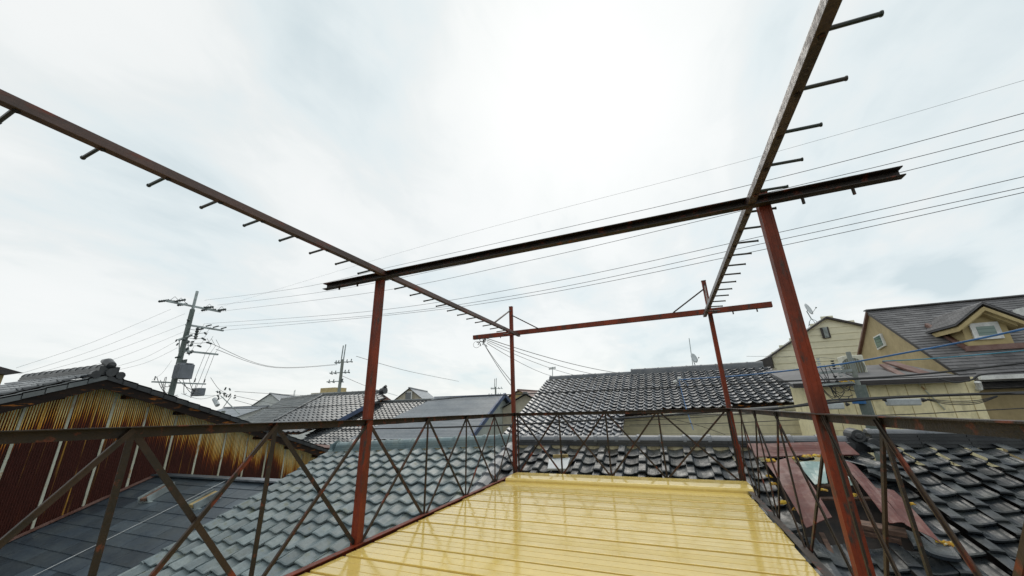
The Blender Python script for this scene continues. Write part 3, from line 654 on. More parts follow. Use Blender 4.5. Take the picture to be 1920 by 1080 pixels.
# A: big glinting tile roof right behind the black one
TB = tan(R(21))
YA_ = 16.
r0_, r1_ = oy(1030, 713, YA_), oy(1432, 688, YA_); zr = (r0_.z+r1_.z)/2; r0_.z = r1_.z = zr
dn = V((r0_.x, YA_-1, zr-TB))
ha = empty('neighbour_house', (0, 11, -6), 'pale stucco house behind the black ridge under a glinting grey pantile roof', 'house')
ra, ppA = tiled_face('roof', r0_, r1_, dn, ((1028, 713), (1435, 688), (1512, 751), (1165, 776), (1163, 832), (935, 832), (985, 775)), .27, .25, M['tile_far'], ha, .06, seed=11)
ridge('ridge', r0_+V((0, .1, -.02)), V((oy(1182, 700, YA_).x, YA_+.1, zr-.02)), ra, M['ridge_gray'], .30, 3, .04, .08, .5, mort=M['mortar'], capm=M['ridge_gray'])
ridge('ridge', V((oy(1183, 700, YA_).x, YA_+.1, zr)), r1_+V((0, .1, .0)), ra, M['ridge_gray'], .32, 4, .045, .09, .5)
eL = opl(1165, 776, *[(r0_), plane3(r0_, r1_, dn)[3]]); eR = opl(1512, 751, r0_, plane3(r0_, r1_, dn)[3])
ye = (eL.y+eR.y)/2+.25
mb = MB(); mb.box((eL.x-.05, ye, -6), (eR.x+.6, YA_+.4, min(eL.z, eR.z)-.10)); mb.build('wall', M['stucco'], ha)
mb = MB()
for k in range(16): mb.box((eL.x, ye-.006, min(eL.z, eR.z)-.4-.22*k), (eR.x+.55, ye-.001, min(eL.z, eR.z)-.385-.22*k))
mb.build('siding_line', M['beige_wall'], ha)

# generic gable face: wall polygon in plane y = const
def dish(P, s, label, par=None):
    e_ = empty('satellite_dish', P, label, 'satellite dish')
    mb = MB(); b0 = len(mb.v); dirn = V((.75, -.6, .25)).normalized(); x = dirn.cross(V((0, 0, 1))).normalized(); y = x.cross(dirn); c = P+V((0, 0, s*2.4))
    mb.v.append(c-dirn*.12*s)
    for ri in (1, 2, 3):
        for k in range(16): a = 2*pi*k/16; mb.v.append(c+(x*cos(a)+y*sin(a)*1.1)*s*.8*ri/3-dirn*.12*s*(1-(ri/3)**2))
    for k in range(16): mb.f.append((b0, b0+1+k, b0+1+(k+1) % 16))
    for ri in (0, 1):
        for k in range(16): a = b0+1+ri*16; mb.f.append((a+k, a+16+k, a+16+(k+1) % 16, a+(k+1) % 16))
    mb.t += [.5]*len(mb.f); o = mb.build('reflector', M['closure'], e_, smooth=True); q = o.modifiers.new('s', 'SOLIDIFY'); q.thickness = .015
    mb = MB(); mb.tube([c-dirn*.12*s, c+V((0, 0, -s*.2))-dirn*.3*s, P+V((0, 0, s*.9))], .07*s, 6); mb.build('mast', M['galv'], e_)
    mb = MB(); mb.tube([c-y*s*.8, c+dirn*s*.8-y*s*.3], .03*s, 5); mb.tube([c+dirn*s*.8-y*s*.3, c+dirn*s*.95-y*s*.2], .09*s, 6); mb.build('feed_arm', M['galv'], e_)
    mb = MB()
    for a, b_ in ((-.6, -.4), (.6, -.4), (-.45, .4), (.45, .4)): mb.tube([P+V((0, 0, s*.95)), P+V((a*.6*s, b_*.6*s, s*.6)), P+V((a*s, b_*s, -.05*s))], .035*s, 5)
    mb.build('tripod', M['galv'], e_)

# I: cream siding gable
YI = 17.
hi = empty('siding_house', (6, 19, -6), 'cream board sided gable house behind the near right post', 'house')
P = {k: oy(*v, YI) for k, v in dict(ap=(1548, 598), le=(1428, 681), lw=(1447, 668), rw=(1640, 616), re=(1650, 620)).items()}
zb = -1.; 
mb = MB(); mb.prism([P['ap'], P['re'], V((P['re'].x, YI, zb)), V((P['lw'].x, YI, zb)), P['lw']], (0, .85, 0)); wi = mb.build('wall', M['cream_siding'], hi)
mb = MB(); z = zb
while z < P['ap'].z:      # clapboard laps
    for (xl, xr) in ((None, None),):
        def xat(z, a, b): return a.x+(b.x-a.x)*(z-a.z)/(b.z-a.z)
        xl = P['lw'].x if z < P['lw'].z else xat(z, P['lw'], P['ap']); xr = P['re'].x if z < P['re'].z else xat(z, P['re'], P['ap'])
        if xr-xl > .2: mb.prism([(xl+.02, YI-.001, z), (xl+.02, YI-.02, z), (xl+.02, YI-.004, z+.21), (xl+.02, YI-.001, z+.21)], (xr-xl-.04, 0, 0), random.random())
    z += .24
mb.build('clapboard', M['cream_siding'], wi)
def slab(a, b, th, m, parent, name, dy0=-.15, dy1=.9):
    mb = MB(); mb.prism([V((a.x, YI+dy0, a.z)), V((b.x, YI+dy0, b.z)), V((b.x, YI+dy0, b.z+th)), V((a.x, YI+dy0, a.z+th))], (0, dy1-dy0, 0)); return mb.build(name, m, parent)
slab(P['le'], P['ap'], .07, M['trim_dark'], hi, 'roof'); slab(P['ap'], P['re'], .07, M['trim_dark'], hi, 'roof')
mb = MB(); q = [oy(*p, YI-.03) for p in ((1537, 615), (1552, 613), (1558, 633), (1543, 635))]; mb.prism(q, (0, -.04, 0)); vo = mb.build('vent_window', M['trim_dark'], wi)
mb = MB()
for k in range(8): a = q[0].lerp(q[3], (k+.7)/8.4); b_ = q[1].lerp(q[2], (k+.7)/8.4); mb.bar(a+V((.06, -.05, 0)), b_+V((-.06, -.05, 0)), .03, .035)
mb.build('louvre', M['galv'], vo)
p = oy(1525, 610, YI+.8); dish(V((p.x, YI+.8, p.z)), .28, 'satellite dish on a tripod standing on the cream sided gable roof')
# small dark lean-to left of I
lt = empty('lean_to_roof', oy(1430, 700, 16), 'dark weathered lean-to roof left of the cream sided house', 'roof')
mb = MB(); q = [oy(*p, 16.5) for p in ((1404, 682), (1446, 668), (1450, 690), (1440, 690))]; mb.prism(q, (0, 1.5, 0)); mb.build('roof_edge', M['trim_dark'], lt)
mb = MB(); q = [oy(*p, 16.6) for p in ((1436, 690), (1456, 690), (1460, 760), (1440, 760))]; mb.prism(q, (0, 1.2, 0)); mb.build('wall', M['beige_wall'], lt)

# J: tan house with steep slate roof and dormer
apJ = oy(1630, 584, 14.); XJ = apJ.x
hj = empty('dormer_house', (XJ+4, 14, -6), 'tan rendered house with a steep dark slate roof and gabled dormer', 'house')
rk = ox(1812, 706, XJ); bk = ox(1613, 668, XJ); aj = math.atan2(apJ.z-rk.z, apJ.y-rk.y)
SJ = V((0, -cos(aj), -sin(aj))); NJ = V((0, -sin(aj), cos(aj)))
zlow = -1.5
mb = MB(); mb.prism([apJ, rk, V((XJ, rk.y, zlow)), V((XJ, bk.y, zlow)), bk], (9, 0, 0)); wj = mb.build('wall', M['tan_wall'], hj)
mb = MB(); rnd = random.Random(3); LJ = (apJ-rk).length+.35; rr = 0; rlj = .125
while rr*rlj < LJ:
    u = -.08-(rr % 2)*.16
    while u < 9.3:
        ua = max(u, -.08); t = rnd.random()
        p = apJ+V((ua, 0, 0)); q = apJ+V((u+.32, 0, 0)); lf = .024+rnd.uniform(0, .004)
        mb.prism([p+SJ*(rr*rlj-.02)+NJ*.012+V((.003, 0, 0)), q+SJ*(rr*rlj-.02)+NJ*.012-V((.003, 0, 0)), q+SJ*((rr+1)*rlj)+NJ*lf-V((.003, 0, 0)), p+SJ*((rr+1)*rlj)+NJ*lf+V((.003, 0, 0))], -NJ*.014, t); u += .32
    rr += 1
rj = mb.build('roof', M['slate_grey'], hj)
mb = MB(); mb.prism([apJ+V((-.06, 0, .0)), rk+V((-.06, 0, .0))+SJ*.3, rk+V((-.06, 0, -.10))+SJ*.3, apJ+V((-.06, 0, -.10))], (9.2, 0, 0)); mb.build('roof_board', M['trim_dark'], rj)
mb = MB(); mb.bar(apJ+V((-.1, 0, .04)), apJ+V((9.2, 0, .04)), .18, .03); mb.build('ridge_flashing', M['slate_grey'], rj)
mb = MB(); mb.bar(apJ+V((-.03, 0, .0)), bk+V((-.03, 0, 0)), .06, .10, up=(1, 0, 0)); mb.build('barge_board', M['trim_brown'], rj)
mb = MB(); q = [ox(*p, XJ) for p in ((1641, 632), (1654, 625), (1663, 648), (1649, 656))]; mb.prism(q, (-.05, 0, 0)); wo_ = mb.build('window', M['white_frame'], wj)
c = sum(q, V((0, 0, 0)))/4; mb = MB(); mb.prism([c+(p-c)*.78+V((-.055, 0, 0)) for p in q], (-.01, 0, 0)); mb.build('pane', M['glass'], wo_)
# dormer
bl = opl(1820, 657, apJ+NJ*.03, NJ); YD = bl.y
br = oy(1904, 648, YD); dap = oy(1838, 581, YD); el = oy(1806, 607, YD); er = oy(1892, 590, YD)
dxc = (bl.x+br.x)/2; hwid = (br.x-bl.x)/2
dap = V((dxc, YD, oy(1838, 583, YD).z)); zeav = oy(1806, 607, YD).z-.02
zbl = bl.z
mb = MB(); mb.prism([(dxc-hwid, YD, zbl), (dxc+hwid, YD, zbl), (dxc+hwid, YD, zeav), (dxc, YD, dap.z), (dxc-hwid, YD, zeav)], (0, 4.0, 0)); dm = mb.build('dormer', M['ochre_wall'], hj)
of = .26; wo2 = hwid+.22; sl_ = (dap.z-zeav)/hwid
for lv, (ext, fo, zoff, m_) in enumerate(((wo2, of, .16, 'slate_grey'), (wo2-.03, of-.01, .055, 'ochre_wall'), (wo2-.14, of-.10, .0, 'ochre_wall'))):
    for sg in (-1, 1):
        th = .04 if lv == 0 else .09
        mb = MB(); zt = dap.z+zoff; ze = zt-ext*sl_
        mb.prism([(dxc, YD-fo, zt), (dxc+sg*ext, YD-fo, ze), (dxc+sg*ext, YD-fo, ze-th), (dxc, YD-fo, zt-th)][::sg], (0, 4.2, 0))
        if lv == 0:
            nk = 11
            for kk in range(nk):
                xa_, xb_ = ext*kk/nk, ext*(kk+1)/nk+.01; za_, zb_ = zt-xa_*sl_, zt-xb_*sl_
                for jj in range(11): mb.prism([(dxc+sg*xa_, YD-fo-.01+.38*jj, za_+.004), (dxc+sg*xb_, YD-fo-.01+.38*jj, zb_+.022), (dxc+sg*xb_, YD-fo-.01+.38*jj, zb_+.006), (dxc+sg*xa_, YD-fo-.01+.38*jj, za_+.001)][::sg], (0, .376, 0), random.random())
        mb.build('dormer_roof' if lv == 0 else 'eave_moulding', M[m_], dm)
mb = MB(); q = [oy(*p, YD-.02) for p in ((1815, 608), (1868, 602), (1882, 633), (1828, 639))]
x0_, x1_, z0_, z1_ = (q[0].x+q[3].x)/2, (q[1].x+q[2].x)/2, (q[2].z+q[3].z)/2, (q[0].z+q[1].z)/2
mb.box((x0_, YD-.05, z0_), (x1_, YD-.004, z1_)); wf = mb.build('window', M['white_frame'], dm)
mb = MB(); mb.box((x0_+.09, YD-.056, z0_+.09), (x1_-.09, YD-.0505, z1_-.09)); mb.build('pane', M['glass'], wf)
mb = MB(); mb.prism([(dxc-hwid-.1, YD-.06, zbl-.02), (dxc+hwid+.15, YD-.06, zbl-.02), (dxc+hwid+.15, YD-.06, zbl+.10), (dxc-hwid-.1, YD-.06, zbl+.10)], (0, .055, 0))
mb.bar(V((dxc-hwid-.05, YD, zbl+.05)), V((dxc-hwid-.05, YD, zbl+.05))-SJ*1.3, .07, .08, up=NJ); mb.build('base_flashing', M['trim_brown'], dm)
mb = MB(); k_ = V((dxc-wo2-.02, 0, dap.z+.16-wo2*sl_)); yhit = apJ.y-(apJ.z-k_.z)/tan(aj)
mb.bar(V((k_.x, yhit+.02, k_.z+.02)), V((dxc-.45, yhit+.8, dap.z+.1-.45*sl_)), .16, .05); mb.build('valley_flashing', M['closure'], dm)
# second dormer edge cut by the frame
p = opl(1912, 588, apJ+NJ*.2, NJ); mb = MB(); mb.bar(p, p+V((1.6, 0, 0)), .3, .25); d2 = mb.build('roof_light', M['white_frame'], rj)
# front eave: white gutter, shaded wall below and cream panel wing
YE = rk.y-.15; q = oy(1835, 712, YE); q2 = oy(1920, 704, YE)
mb = MB(); mb.bar(V((q.x, YE, q.z)), V((q.x+6, YE, q.z+.0)), .12, .09); mb.build('gutter', M['white_frame'], rj)
yk = rk.y+.0
pk = [oy(*p, yk-.3) for p in ((1850, 770), (1920, 770))]

# K: cream panel wing with low dark roof in front of J and I
YK = 10.6
hk = empty('panel_house', (4.5, 11, -6), 'low wing with yellow cream wall panels and thin dark roof edge under the tan house', 'house')
kt = [oy(*p, YK) for p in ((1480, 720), (1822, 704), (1862, 790), (1500, 790))]
mb = MB(); zt = (oy(1600, 716, YK).z+oy(1820, 706, YK).z)/2
xl, xr = oy(1512, 730, YK).x, oy(1824, 706, YK).x
mb.box((xl, YK, -6), (xr, YK+1.2, zt)); wk = mb.build('wall', M['cream_panel'], hk)
mb = MB()
for k in range(9): x_ = xl+(xr-xl)*(k+.5)/9*1.0; mb.box((x_, YK-.004, -3), (x_+.012, YK-.001, zt-.02))
for k in range(4): mb.box((xl, YK-.004, zt-.42-.6*k), (xr, YK-.001, zt-.41-.6*k))
mb.build('panel_joint', M['ochre_wall'], wk)
mb = MB(); mb.prism([V((xl-.3, YK-.25, zt-.02)), V((xl-.3, YK+1.9, zt+.46)), V((xl-.3, YK+1.9, zt+.40)), V((xl-.3, YK-.25, zt-.10))], (xr-xl+.1, 0, 0)); rko = mb.build('roof', M['slate_grey'], hk)
mb = MB(); mb.box((xl-.3, YK-.28, zt-.075), (xr-.2, YK-.252, zt+.0)); mb.build('fascia', M['trim_dark'], rko)
a, b_ = oy(1655, 684, YK+1.3), oy(1705, 712, YK+.1); mb = MB(); mb.bar(a, b_, .12, .05); mb.bar(a+V((.15, .1, .08)), b_+V((.5, .1, .02)), .22, .04); mb.build('valley_flashing', M['trim_brown'], rko)
mb = MB(); a, b_ = oy(1716, 713, YK-.03), oy(1772, 768, YK-.03); mb.tube([a, b_], .014, 6); mb.build('downpipe', M['batten'], wk)
# shaded wall right of K
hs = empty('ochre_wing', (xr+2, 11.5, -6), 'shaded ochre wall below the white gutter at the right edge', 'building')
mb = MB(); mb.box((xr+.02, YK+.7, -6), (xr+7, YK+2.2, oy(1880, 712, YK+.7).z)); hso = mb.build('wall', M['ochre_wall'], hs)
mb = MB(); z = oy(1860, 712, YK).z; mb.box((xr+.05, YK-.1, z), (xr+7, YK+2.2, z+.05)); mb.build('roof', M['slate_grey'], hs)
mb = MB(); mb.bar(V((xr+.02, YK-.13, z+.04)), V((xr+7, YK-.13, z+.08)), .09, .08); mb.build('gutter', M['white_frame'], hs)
mb = MB(); a = oy(1833, 716, YK-.1); mb.tube([a, a+V((.02, .05, -.12)), a+V((.02, .3, -.2))], .05, 8); mb.build('gutter_outlet', M['white_frame'], hs)
# AC unit on K's roof
pa = oy(1598, 692, YK+1.0); ac = empty('air_conditioner', V((pa.x, YK+1, pa.z-.3)), 'cream outdoor air conditioner with round fan grille on the low wing roof', 'air conditioner')
x0_, x1_ = oy(1588, 695, YK+.9).x, oy(1626, 692, YK+.9).x; z0_, z1_ = oy(1600, 711, YK+.9).z, oy(1600, 666, YK+.9).z
mb = MB(); mb.box((x0_, YK+.9, z0_), (x1_, YK+1.25, z1_)); mb.build('casing', M['ac'], ac, bevel=.02)
cx, cz, rr_ = x0_+(x1_-x0_)*.36, (z0_+z1_)/2, (z1_-z0_)*.40
mb = MB(); mb.tube([(cx, YK+.899, cz), (cx, YK+.885, cz)], rr_, 24); go = mb.build('fan_grille', M['grille'], ac)
mb = MB()
for k in range(9): xx = cx-rr_+rr_*2*(k+.5)/9; hh = math.sqrt(max(0, rr_**2-(xx-cx)**2)); mb.box((xx-.003, YK+.878, cz-hh), (xx+.003, YK+.884, cz+hh))
mb.build('grille_bar', M['galv'], go)
mb = MB(); mb.box((x0_+(x1_-x0_)*.78, YK+.89, cz-.05), (x0_+(x1_-x0_)*.88, YK+.899, cz-.02)); mb.build('badge', M['trim_dark'], ac)
mb = MB(); mb.box((x0_+.03, YK+.95, z0_-.25), (x0_+.09, YK+1.2, z0_-.002)); mb.box((x1_-.09, YK+.95, z0_-.25), (x1_-.03, YK+1.2, z0_-.002)); mb.build('foot', M['galv'], ac)
mb = MB(); q = oy(1588, 716, YK-.3); mb.box((q.x-.1, YK-.3, q.z-.02), (q.x+.22, YK-.2, q.z+.03)); tag(mb.build('bird_nest_clump', M['foam']), 'small orange yellow clump of debris on the thin dark roof edge below the air conditioner', 'debris')

# utility pole close on the right
YP = 9.6
q0, q1 = oy(1590, 660, YP), oy(1626, 800, YP)
up = empty('utility_pole', V((q1.x, YP, -6)), 'slim grey service pole with blue band in front of the cream panel wall', 'utility pole')
mb = MB(); mb.tube([V((q0.x, YP, -5.5)), V((q0.x, YP, q0.z))], [.055, .042], 10); mb.build('pole', M['concrete'], up)
qb = oy(1606, 722, YP-.1); mb = MB(); mb.tube([V((qb.x+.06, YP-.05, -5.5)), V((qb.x+.06, YP-.05, qb.z))], [.10, .095], 14); mb.build('pole_sleeve', M['concrete_dark'], up)
qb = oy(1618, 752, YP-.2); mb = MB(); mb.tube([V((qb.x, YP-.05, qb.z-.05)), V((qb.x, YP-.05, qb.z+.05))], .115, 14); mb.build('blue_band', M['wire_blue'], up)
for k, (px, py) in enumerate(((1533, 672), (1560, 676), (1572, 690), (1566, 705), (1578, 684))):
    p = oy(px, py, YP); q = MB(); 
    for i in range(4): q.tube([p+V((0, 0, -.05*i)), p+V((0, 0, -.05*i-.03))], [.035, .02], 8)
    q.tube([p+V((0, 0, -.2)), V((q0.x, YP, p.z-.35))], .008, 4); q.build('insulator', M['insul' if k % 2 else 'closure'], up)
mb = MB(); mb.bar(oy(1530, 700, YP), oy(1600, 694, YP), .05, .05); mb.bar(oy(1535, 722, YP-.05), oy(1600, 717, YP-.05), .04, .04); mb.build('crossarm', M['galv'], up)
mb = MB(); rnd = random.Random(5)
for k in range(9):
    a = oy(1535+rnd.uniform(-20, 30), 705+rnd.uniform(-25, 12), YP-.05); b_ = oy(1575+rnd.uniform(-10, 25), 730+rnd.uniform(-20, 15), YP-.05)
    mb.tube([a.lerp(b_, s)+V((0, 0, -.25*sin(pi*s))) for s in [i/8 for i in range(9)]], .007, 4)
mb.build('jumper_wire', M['wire'], up)

# far houses
def ghouse(name, label, rp0, rp1, Y0, Y1, wid, pitch, wall_m, roof_m, wallh=3., tiled=False, extra=None, over=.25, win=None):
    """gable house; ridge given by two pixels at depths Y0, Y1"""
    a, b_ = oy(*rp0, Y0), oy(*rp1, Y1); z = (a.z+b_.z)/2; a.z = b_.z = z
    d = (b_-a).normalized(); x = d.cross(V((0, 0, 1))).normalized(); t = tan(R(pitch))
    e_ = empty(name, V(((a.x+b_.x)/2, (a.y+b_.y)/2, -6)), label, 'house'); hw = wid/2
    mb = MB(); mb.prism([a+V((0, 0, -.06)), a+x*hw+V((0, 0, -.06-hw*t)), V((*(a+x*hw).xy, -6)), V((*(a-x*hw).xy, -6)), a-x*hw+V((0, 0, -.06-hw*t))], b_-a); wo = mb.build('wall', wall_m, e_)
    for sg in (-1, 1):
        S = (x*sg*cos(R(pitch))+V((0, 0, -sin(R(pitch))))); L = (hw+.35)/cos(R(pitch))
        if tiled:
            mb = MB(); A = d if sg > 0 else d
            tiles(mb, a-d*over, d, S, 0, (b_-a).length+2*over, int(L/.28)+1, .30, .28, .06, USL, seed=int(abs(a.x)*10))
            ro = mb.build('roof', roof_m, e_)
        else:
            mb = MB(); n = int(L/.35); 
            for k in range(n+1): mb.prism([a-d*over+S*(k*.35), b_+d*over+S*(k*.35), b_+d*over+S*((k+1)*.35)+V((0, 0, .015)), a-d*over+S*((k+1)*.35)+V((0, 0, .015))], (0, 0, .03), random.random())
            ro = mb.build('roof', roof_m, e_)
        if extra:
            mb = MB()
            for p in (a-d*(over+.02), b_+d*(over+.02)): mb.bar(p+V((0, 0, .0)), p+S*L, .06, .18, up=x.cross(S) if False else V((0, 0, 1)))
            mb.build('barge_board', extra, ro)
    mb = MB(); mb.bar(a-d*over+V((0, 0, .06)), b_+d*over+V((0, 0, .06)), .22, .10); mb.build('ridge', extra or roof_m, e_)
    if win:
        c = oy(win[0], win[1], win[2]); mb = MB(); mb.box((c.x-win[3], c.y-.06, c.z-win[4]), (c.x+win[3], c.y+.02, c.z+win[4])); w_ = mb.build('window', M['white_frame'], wo)
        mb = MB(); mb.box((c.x-win[3]*.8, c.y-.07, c.z-win[4]*.8), (c.x+win[3]*.8, c.y-.0605, c.z+win[4]*.8)); mb.build('pane', M['glass_dark'], w_)
    return e_, a, b_
# B: hipped grey roof
a, b_ = oy(604, 743, 22), oy(716, 736, 22); b_.z = a.z
hb = empty('hip_roofed_house', (-18, 22, -6), 'house with a wide grey hipped tile roof left of the near left post', 'house')
dnb = a+V((0, -1, -tan(R(22))))
rb, pb_ = tiled_face('roof', a, b_, dnb, ((606, 742), (716, 735), (724, 745), (692, 760), (640, 786), (560, 812), (480, 812), (515, 791)), .42, .40, M['tile_dark'], hb, .07, seed=21)
a2 = oy(528, 753, 26); a2.z = a.z
rb2, _ = tiled_face('roof', a2, a, opl(515, 791, a, plane3(a, b_, dnb)[3]), ((528, 752), (606, 742), (515, 791), (480, 812), (440, 800)), .42, .40, M['tile_gray'], hb, .07, seed=22)
ridge('ridge', a+V((0, .1, 0)), b_+V((0, .1, 0)), rb, M['tile_gray'], .34, 3, .06, .10, .6); ridge('ridge', a2, a+V((0, .1, .0)), rb2, M['tile_gray'], .34, 3, .06, .10, .6)
hp = opl(515, 791, a, plane3(a, b_, dnb)[3]); ridge('hip_ridge', hp+V((0, 0, .05)), a+V((0, 0, .05)), rb, M['tile_dark'], .18, 2, .04, .06, .6)
mb = MB(); e = b_+V((.1, 0, .15)); mb.tube([e+V((-.2, 0, 0)), e+V((.2, 0, .05))], [.2, .26], 12); mb.tube([e+V((0, 0, .2)), e+V((.25, 0, .35))], .10, 8); mb.build('ridge_end_tile', M['ridge_black'], rb)
mb = MB(); mb.prism([b_+V((.05, 0, -.05)), b_+V((.05, -3.2, -1.35)), b_+V((.05, 3, -1.3))], (.05, 0, 0)); mb.build('gable_board', M['trim_brown'], hb)
mb = MB(); mb.box((a.x-6, 17, -6), (b_.x, 25, -2.2)); mb.build('wall', M['beige_wall'], hb)
# C: dark tile roof beside the post with blue strip
a, b_ = oy(700, 757, 21.5), oy(815, 749, 21.5); b_.z = a.z; dnc = a+V((0, -1, -tan(R(22))))
hc = empty('tiled_house', (-10, 15, -6), 'low house with dark tile roof and blue sheet strip right of the near left post', 'house')
rc, _ = tiled_face('roof', a, b_, dnc, ((690, 758), (815, 748), (760, 790), (720, 845), (560, 832), (600, 800), (640, 785)), .32, .30, M['tile_dark'], hc, .065, seed=31)
ridge('ridge', a+V((-.3, .1, 0)), b_+V((0, .1, 0)), rc, M['tile_gray'], .3, 3, .05, .08, .5)
pn = plane3(a, b_, dnc); mb = MB(); q = [oy(x, y, 17.2) for x, y in ((631, 788), (690, 757), (691, 764), (645, 789))]; mb.prism(q, (0, .05, .03)); mb.build('blue_strip', M['metal_blue'], rb)
mb = MB(); q = [opl(x, y, pn[0]+pn[3]*.12, pn[3]) for x, y in ((540, 830), (640, 838), (640, 843), (540, 836))]; mb.prism(q, pn[3]*.05); mb.build('eave_gutter', M['trim_brown'], rc)
mb = MB(); mb.box((a.x-3, 17.5, -6), (b_.x, 22, -2.3)); mb.build('wall', M['beige_wall'], hc)
# D: light slate roof with blue edges and pale gable
YD_ = 19.5; a = oy(940, 741, YD_); hd = empty('blue_edged_house', (a.x-2, YD_+2, -6), 'pale gabled house with light grey slate roof and dark blue edges behind the green ridge', 'house')
# ridge runs away to the left along -X
lft = oy(815, 747, YD_); lft.z = a.z; tD = .62; hwD = 2.6
def fd(s, dz=0): return lambda x: V((x, YD_+s*hwD, a.z-hwD*tD*.8+dz))
SD = V((0, -cos(R(27)), -sin(R(27))))
mb = MB(); k = 0; Ld = 3.6; rnd = random.Random(2)
Ld = 4.4; CD = .13
xl = lft.x; xr = a.x
pD = V((xl, YD_, a.z))
while k*CD < Ld:
    mb.prism([V((xl-.55*k*CD, YD_, a.z))+SD*(k*CD), V((xr+.15, YD_, a.z))+SD*(k*CD), V((xr+.15, YD_, a.z))+SD*((k+1)*CD)+V((0, 0, .012)), V((xl-.55*(k+1)*CD, YD_, a.z))+SD*((k+1)*CD)+V((0, 0, .012))], (0, 0, .012), rnd.random()); k += 1
rdd = mb.build('roof', M['slate_light'], hd)
mb = MB(); mb.prism([V((xl, YD_, a.z-.03)), V((xr+.1, YD_, a.z-.03)), V((xr+.1, YD_+3.2, a.z-1.6)), V((xl, YD_+3.2, a.z-1.6))], (0, 0, .03)); mb.build('roof', M['slate_light'], hd)
mb = MB(); mb.bar((xl, YD_, a.z+.05), (xr+.2, YD_, a.z+.03), .16, .05); mb.build('ridge', M['metal_blue'], rdd)
mb = MB(); mb.bar(V((xr+.2, YD_, a.z+.02)), V((xr+.2, YD_, a.z+.02))+SD*Ld, .10, .20); mb.bar(V((xr+.2, YD_, a.z+.02)), V((xr+.2, YD_, a.z+.02))+V((0, cos(R(27)), -sin(R(27))))*3.2, .10, .20); mb.build('barge_board', M['metal_blue'], rdd)
mb = MB(); mb.prism([V((xr, YD_, a.z-.08)), V((xr, YD_, a.z-.08))+SD*3.3, V((xr, YD_-2.9, -6)), V((xr, YD_+2.9, -6)), V((xr, YD_, a.z-.08))+V((0, cos(R(27)), -sin(R(27))))*3.2], (-3.5, 0, 0)); mb.build('wall', M['pale_wall'], hd)
# E, F, G, H far
ghouse('gabled_house', 'small distant grey roofed gable house with a dark window right of the near left post', (768, 731), (800, 732), 34, 42, 5.0, 38, M['beige_wall'], M['slate_light'], win=(766, 743, 33.9, .45, .5))
ghouse('gabled_house', 'distant pale gabled house behind the hipped roof, left of the leaning pole frame', (507, 741), (560, 742), 34, 44, 6.5, 38, M['white_wall'], M['slate_light'])
ghouse('gabled_house', 'low pale blue roofed house just above the barn eave at left', (425, 764), (500, 763), 26, 26, 6, 18, M['white_wall'], M['slate_light'])
ap_ = oy(607, 738, 90); hg = empty('apartment_block', V((ap_.x, 90, -6)), 'far beige apartment block peeping over the hipped tile roof', 'building')
l_, r_ = oy(583, 740, 90), oy(627, 740, 90); t_ = oy(605, 736, 90).z
mb = MB(); mb.box((l_.x, 90, -6), (r_.x, 98, t_)); wg = mb.build('wall', M['beige_wall'], hg)
mb = MB(); mb.box((oy(596, 730, 90).x, 91, t_), (oy(622, 730, 90).x, 96, oy(607, 727, 90).z)); mb.build('rooftop_room', M['ochre_wall'], hg)
for k in range(3):
    mb = MB(); mb.box((l_.x+.3, 89.8, t_-1.2-1.5*k), (r_.x-.3, 89.99, t_-.5-1.5*k)); mb.build('balcony', M['trim_dark'], wg)
ghouse('gabled_house', 'distant brown roofed house just right of the far left post', (974, 736), (1010, 731), 30, 34, 5, 25, M['ochre_wall'], M['trim_brown'])
ghouse('gabled_house', 'tiny dark gabled shed roof right of the far left post, below the brown roof', (985, 742), (990, 742), 20, 26, 2.6, 28, M['beige_wall'], M['tile_gray'])
# left edge yellow house
p = ox(12, 700, -26); hy = empty('yellow_house', V((-26, p.y, -6)), 'yellow walled house with dark eaves at the left edge behind the barn', 'house')
q = [ox(*s, -26) for s in ((-80, 690), (10, 698), (8, 726), (-80, 740))]; mb = MB(); mb.prism([q[0], q[1], V((-26, q[1].y, -6)), V((-26, q[0].y, -6))], (-4, 0, 0)); mb.build('wall', M['ochre_wall'], hy)
q = [ox(*s, -25.6) for s in ((-80, 672), (0, 687), (44, 699), (10, 702), (-80, 690))]; mb = MB(); mb.prism(q, (-4, 0, 0)); mb.build('roof', M['trim_dark'], hy)

# ================================================================== POLES AND WIRES
def cat(a, b, sag, n=24): return [a.lerp(b, i/n)+V((0, 0, -sag*4*(i/n)*(1-i/n))) for i in range(n+1)]
YPL = 12.5
pt = oy(370, 546, YPL); P1 = empty('utility_pole', V((pt.x, YPL, -6)), 'concrete power pole with crossarms and transformer behind the rusty barn', 'utility pole')
px_, zt = pt.x, pt.z
mb = MB(); mb.tube([(px_, YPL, -6), (px_, YPL, zt-1.2), (px_, YPL, zt-1.15)], [.18, .125, .12], 14); mb.build('pole', M['concrete_dark'], P1)
mb = MB(); mb.tube([(px_, YPL, zt-1.3), (px_, YPL, zt)], .075, 10); mb.build('pole_top', M['galv'], P1)
def arm(parent, c, dx, w0, w1, th=.065, m='galv'):
    dx = V(dx).normalized(); mb = MB(); mb.bar(c+dx*w0, c+dx*w1, th*1.5, th*1.5); return mb.build('crossarm', M[m], parent)
def ins(parent, p, d, s=.16, m='insul'):
    d = V(d).normalized(); mb = MB(); pts = []; rr = []
    for k in range(5): pts += [p+d*s*k*.5, p+d*s*(k*.5+.25)]; rr += [.35*s, .2*s]
    mb.tube(pts, rr, 8); mb.build('insulator', M[m], parent)
AD = V((.02, 1, 0)).normalized()
def pz(py): return oy(345, py, YPL).z
c = V((px_, YPL, pz(578)))
arm(P1, c, AD, -1.35, 1.5); 
